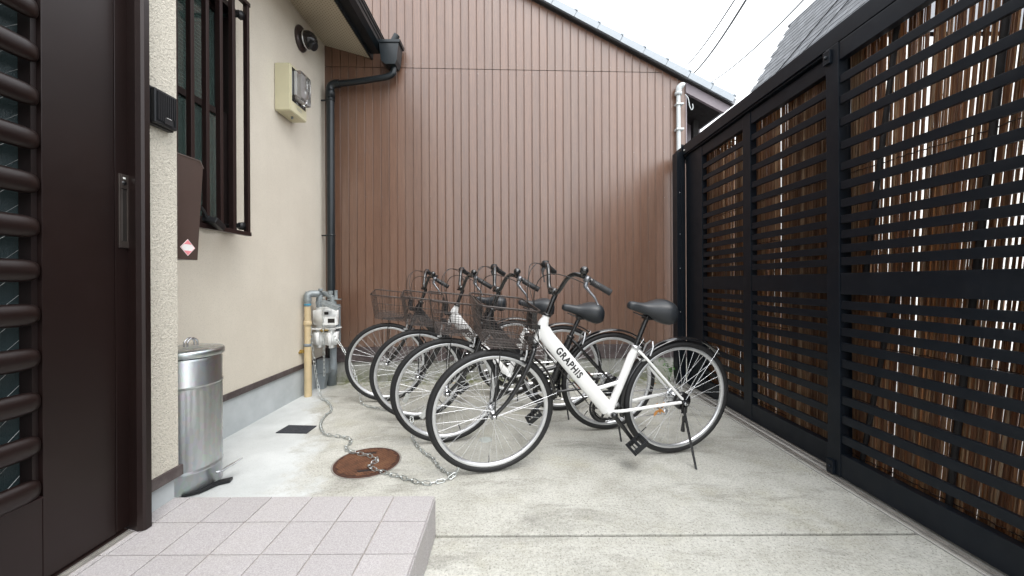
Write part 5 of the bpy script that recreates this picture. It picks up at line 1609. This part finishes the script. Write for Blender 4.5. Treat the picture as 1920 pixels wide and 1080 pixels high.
chain('long chain snaking from the gas meter over the manhole to the nearest front wheel',
      [(-1.775, 3.345, 0.845), (-1.765, 3.34, 0.70), (-1.735, 3.33, 0.45), (-1.70, 3.32, 0.20), (-1.655, 3.29, 0.05), (-1.60, 3.22, zf), (-1.545, 3.18, zf), (-1.44, 3.04, zf), (-1.38, 2.92, zf), (-1.37, 2.78, zf), (-1.30, 2.60, zf), (-1.20, 2.47, zf), (-1.05, 2.42, zf), (-0.985, 2.35, zf), (-0.99, 2.27, zf), (-0.90, 2.19, zf + .006), (-0.80, 2.15, zf + .006), (-0.735, 2.10, zf + .006), (-0.76, 2.03, zf + .006), (-0.69, 1.985, zf + .003), (-0.56, 1.925, zf), (-0.43, 1.865, zf), (-0.36, 1.875, zf), (-0.305, 1.915, zf), (-0.272, 1.935, 0.03), (-0.262, 1.942, 0.075), (-0.268, 1.972, 0.088), (-0.285, 1.985, 0.05)], k=6)
chain('short chain running from the nearest front wheel back to the second bicycle wheel',
      [(-0.295, 1.935, zf), (-0.37, 2.01, zf), (-0.44, 2.13, zf), (-0.53, 2.24, zf), (-0.60, 2.36, zf), (-0.63, 2.44, 0.03), (-0.640, 2.47, 0.10), (-0.655, 2.50, 0.13)], k=6)
chain('slanting chain stretched from the gas meter through the rearmost front wheel to the floor',
      [(-1.585, 3.36, 0.575), (-1.50, 3.33, 0.47), (-1.42, 3.30, 0.36), (-1.345, 3.26, 0.24), (-1.28, 3.20, 0.11), (-1.21, 3.10, zf), (-1.12, 3.02, zf), (-1.00, 2.96, zf), (-0.90, 2.90, zf)], k=6)
chain('loose end of chain dangling straight down in front of the white gas meter',
      [(-1.645, 3.345, 0.86), (-1.640, 3.33, 0.70), (-1.636, 3.33, 0.50), (-1.634, 3.335, 0.175)], k=6)

# ------------------------------------------------------------------ fern at the far plinth
fe = thing('fern', 'small bright green fern growing at the foot of the back wall', 'fern', (1.60, 3.80, 0.0))
for k_ in range(8):
    a = R(-170 + k_ * 22 + random.uniform(-8, 8))
    Lf = random.uniform(0.11, 0.19)
    up_ = random.uniform(0.14, 0.25)
    P_ = smooth_path([(0, 0, 0), (math.cos(a) * Lf * 0.35, math.sin(a) * Lf * 0.25, up_ * 0.75), (math.cos(a) * Lf * 0.8, math.sin(a) * Lf * 0.5, up_ * 1.0), (math.cos(a) * Lf * 1.15, math.sin(a) * Lf * 0.7, up_ * 0.88)], 5)
    m_ = MB(); m_.tube(P_, 0.0012, 4)
    for i_ in range(4, len(P_) - 1):
        p = P_[i_]; t = (P_[i_ + 1] - P_[i_ - 1]).normalized(); s_v = t.cross(Vector((0, 0, 1))).normalized() * 0.034 * (1 - (i_ - 4) / len(P_))
        for sg in (1, -1):
            e = p + s_v * sg + t * 0.012 + Vector((0, 0, random.uniform(-.004, .006)))
            m_.add([p - t * 0.004, e, p + t * 0.006], [(0, 1, 2)])
    m_.build('frond', MT['fern'], fe)

# ------------------------------------------------------------------ beyond the gate: house, wires, far tree
hs = thing('slate_roofed_house', 'grey slate roofed house rising beyond the black gate', 'house', (0, 0, 0))
HX0, HZ0, HX1, HZ1, HY0, HY1 = 4.76, 4.35, 5.94, 6.36, 5.2, 8.0
b = MB(); b.box(4.95, 9.0, HY0, HY1 - 0.1, -0.03, 4.4); b.build('wall', MT['house_wall'], hs)
b = MB(); b.prism([(HX0, HZ0 - 0.02), (HX1, HZ1 - 0.02), (8.2, HZ1 + 0.4), (9.2, HZ0)], 'y', HY0, HY1 - 0.01); b.build('roof', MT['roof_tile'], hs)
rows = 17; slope = math.atan2(HZ1 - HZ0, HX1 - HX0); SLn = math.hypot(HZ1 - HZ0, HX1 - HX0)
rp = SLn / rows
for i_ in range(rows):
    wS = 0.192
    m_ = MB(); m_.box(0, rp * 1.12, 0.003, wS - 0.003, 0, 0.012)
    me = m_.mesh('slate', MT['slate'])
    base = Vector((HX0, 0, HZ0)) + Vector((math.cos(slope), 0, math.sin(slope))) * rp * i_
    nn_ = int((HY1 - HY0) / wS)
    for j_ in range(nn_):
        y_ = HY0 + j_ * wS + (wS / 2 if i_ % 2 else 0)
        if y_ + wS > HY1 + 0.05: continue
        o = link('slate', me, hs, (base.x - 0.012, y_, base.z + 0.004 + random.uniform(-.003, .003)), (0, -slope + 0.035, 0))
b = MB(); b.tube([(HX0 - 0.02, HY0, HZ0 + 0.62), (HX0 - 0.02 + 0.36, HY0, HZ0 + 0.62)][:1] + [(HX0 + 0.30, HY1, HZ0 + 0.55)], 0.02, 8) if False else None
b = MB(); b.tube([(HX0 - 0.06, HY0, HZ0 - 0.0), (HX0 - 0.06, HY1 + 0.02, HZ0 - 0.0)], 0.06, 12); b.build('gutter', pm('brown_gutter', (0.12, 0.07, 0.06), 0.4), hs)
b = MB(); b.tube([(HX1, HY0, HZ1), (HX1, HY1, HZ1)], 0.035, 8); b.build('ridge', MT['slate'], hs)
def roofpt(t, y, off=0.03):
    return (HX0 + (HX1 - HX0) * t - off * math.sin(slope), y, HZ0 + (HZ1 - HZ0) * t + off * math.cos(slope))
b = MB(); b.tube([roofpt(0.06, 7.6), roofpt(0.98, 5.6)], 0.008, 6); b.tube([roofpt(0.06, 7.0), roofpt(0.8, 5.2)], 0.006, 6); b.build('roof_cable', MT['wire'], hs)
b = MB(); b.tube([roofpt(0.16, HY0, 0.05), roofpt(0.16, HY1, 0.05)], 0.022, 8); b.build('roof_pipe', pm('dull_red_pipe', (0.17, 0.09, 0.08), 0.5), hs)
for o_ in hs.children:
    pass

F_, CX_, CY_ = 710.0, 955.0, 528.0
def wpt(px, py, Y):
    u, v = px - CX_, py - CY_
    return ((u) / F_ * Y, Y, 1 - v / F_ * Y)
for (a, b2, r_, lab) in (((1420, -60), (1262, 150), 0.016, 'thin overhead wire, the leftmost of the wires crossing the white sky'),
                         ((1440, -60), (1281, 160), 0.024, 'thick overhead wire, the middle one of the wires crossing the white sky'),
                         ((1575, -65), (1310, 172), 0.017, 'overhead wire nearest the slate roof, carrying a small clip')):
    p0 = Vector(wpt(a[0], a[1], 7.0)); p1 = Vector(wpt(b2[0], b2[1], 15.0))
    pts = [p0.lerp(p1, t / 12) - Vector((0, 0, 0.25 * math.sin(PI * t / 12))) for t in range(13)]
    # long span on both sides
    e0 = p0 + (p0 - p1) * 0.5 + Vector((0, 0, 0.5)); e1 = p1 + (p1 - p0) * 0.8 + Vector((0, 0, 0.6))
    wm_ = MB(); wm_.tube([e0] + pts + [e1], r_, 6)
    tag(wm_.build('overhead_wire', MT['wire']), lab, 'wire', 'overhead wires')

def far_tree(label, base, h, crown_r, n_, seed):
    rr = random.Random(seed)
    tr_ = thing('far_tree', label, 'tree', base)
    m_ = MB(); m_.tube([(0, 0, 0), (0.1, 0, h * 0.5), (0.0, 0.1, h * 0.8)], [0.18, 0.13, 0.05], 8)
    tips = []
    for k_ in range(10):
        a = rr.uniform(0, 6.28); z = h * rr.uniform(0.55, 0.8)
        tip = Vector((math.cos(a) * crown_r * rr.uniform(0.4, 0.9), math.sin(a) * crown_r * rr.uniform(0.4, 0.9), z + crown_r * rr.uniform(0, 0.9)))
        m_.tube([(0.05, 0, z - 0.5), tip], [0.06, 0.015], 5); tips.append(tip)
    m_.build('trunk', MT['bark'], tr_)
    c_ = MB()
    for t_ in tips:
        for k_ in range(n_):
            p = t_ + Vector((rr.gauss(0, .42), rr.gauss(0, .42), rr.gauss(0, .32)))
            d1 = Vector((rr.gauss(0, 1), rr.gauss(0, 1), rr.gauss(0, 1))).normalized() * 0.09; d2 = d1.cross(Vector((rr.random(), rr.random(), 1))).normalized() * 0.045
            c_.add([p - d1, p + d2, p + d1, p - d2], [(0, 1, 2, 3)])
    o = c_.build('crown', MT['tree_leaf'], tr_); o['kind'] = 'stuff'
    return tr_
far_tree('distant leafy treetop just showing above the end of the black beam', (17.5, 29, 0), 14.6, 1.5, 160, 4)

# ------------------------------------------------------------------ grit and dry litter along the edges of the yard
rg = random.Random(21)
gr_ = MB()
for k_ in range(900):
    t = rg.random()
    if t < 0.4: x_, y_ = 1.585 - abs(rg.gauss(0, 0.03)), rg.uniform(0.9, 3.7)
    elif t < 0.7: x_, y_ = rg.uniform(-1.7, 1.55), 3.80 + 0.04 * 0 - abs(rg.gauss(0, 0.07))
    elif t < 0.85: x_, y_ = rg.uniform(-1.3, 1.55), 1.50 + rg.gauss(0, 0.02)
    else: x_, y_ = rg.uniform(-1.2, 1.5), rg.uniform(1.0, 3.6)
    s_ = rg.uniform(0.0010, 0.0028)
    if x_ < -0.29 and y_ < 1.5: continue
    p = Vector((x_, y_, s_ * 0.5))
    d = [Vector((rg.uniform(.6, 1) * s_, 0, 0)), Vector((0, rg.uniform(.6, 1) * s_, 0)), Vector((0, 0, s_ * .7))]
    gr_.add([p + d[0], p + d[1], p - d[0], p - d[1], p + d[2]], [(0, 1, 4), (1, 2, 4), (2, 3, 4), (3, 0, 4)])
tag(gr_.build('grit', pm('dark_grit', (0.10, 0.09, 0.075), 0.9, 0, 0.5, 40)), kind='stuff')
ll_ = MB()
for k_ in range(16):
    t = 1.0
    if t < 0.5: x_, y_ = 1.57 - abs(rg.gauss(0, 0.04)), rg.uniform(1.2, 3.7)
    else: x_, y_ = rg.uniform(-1.68, 1.5), 3.75 - abs(rg.gauss(0, 0.08))
    a = rg.uniform(0, 6.28); L_ = rg.uniform(0.008, 0.022)
    p = Vector((x_, y_, 0.004)); u_ = Vector((math.cos(a), math.sin(a), 0)) * L_; w_ = Vector((-math.sin(a), math.cos(a), 0)) * L_ * 0.4
    ll_.add([p - u_, p + w_ + Vector((0, 0, .004)), p + u_ + Vector((0, 0, .003)), p - w_], [(0, 1, 2, 3)])
tag(ll_.build('leaf_litter', MT['leaf_dry']), kind='stuff')
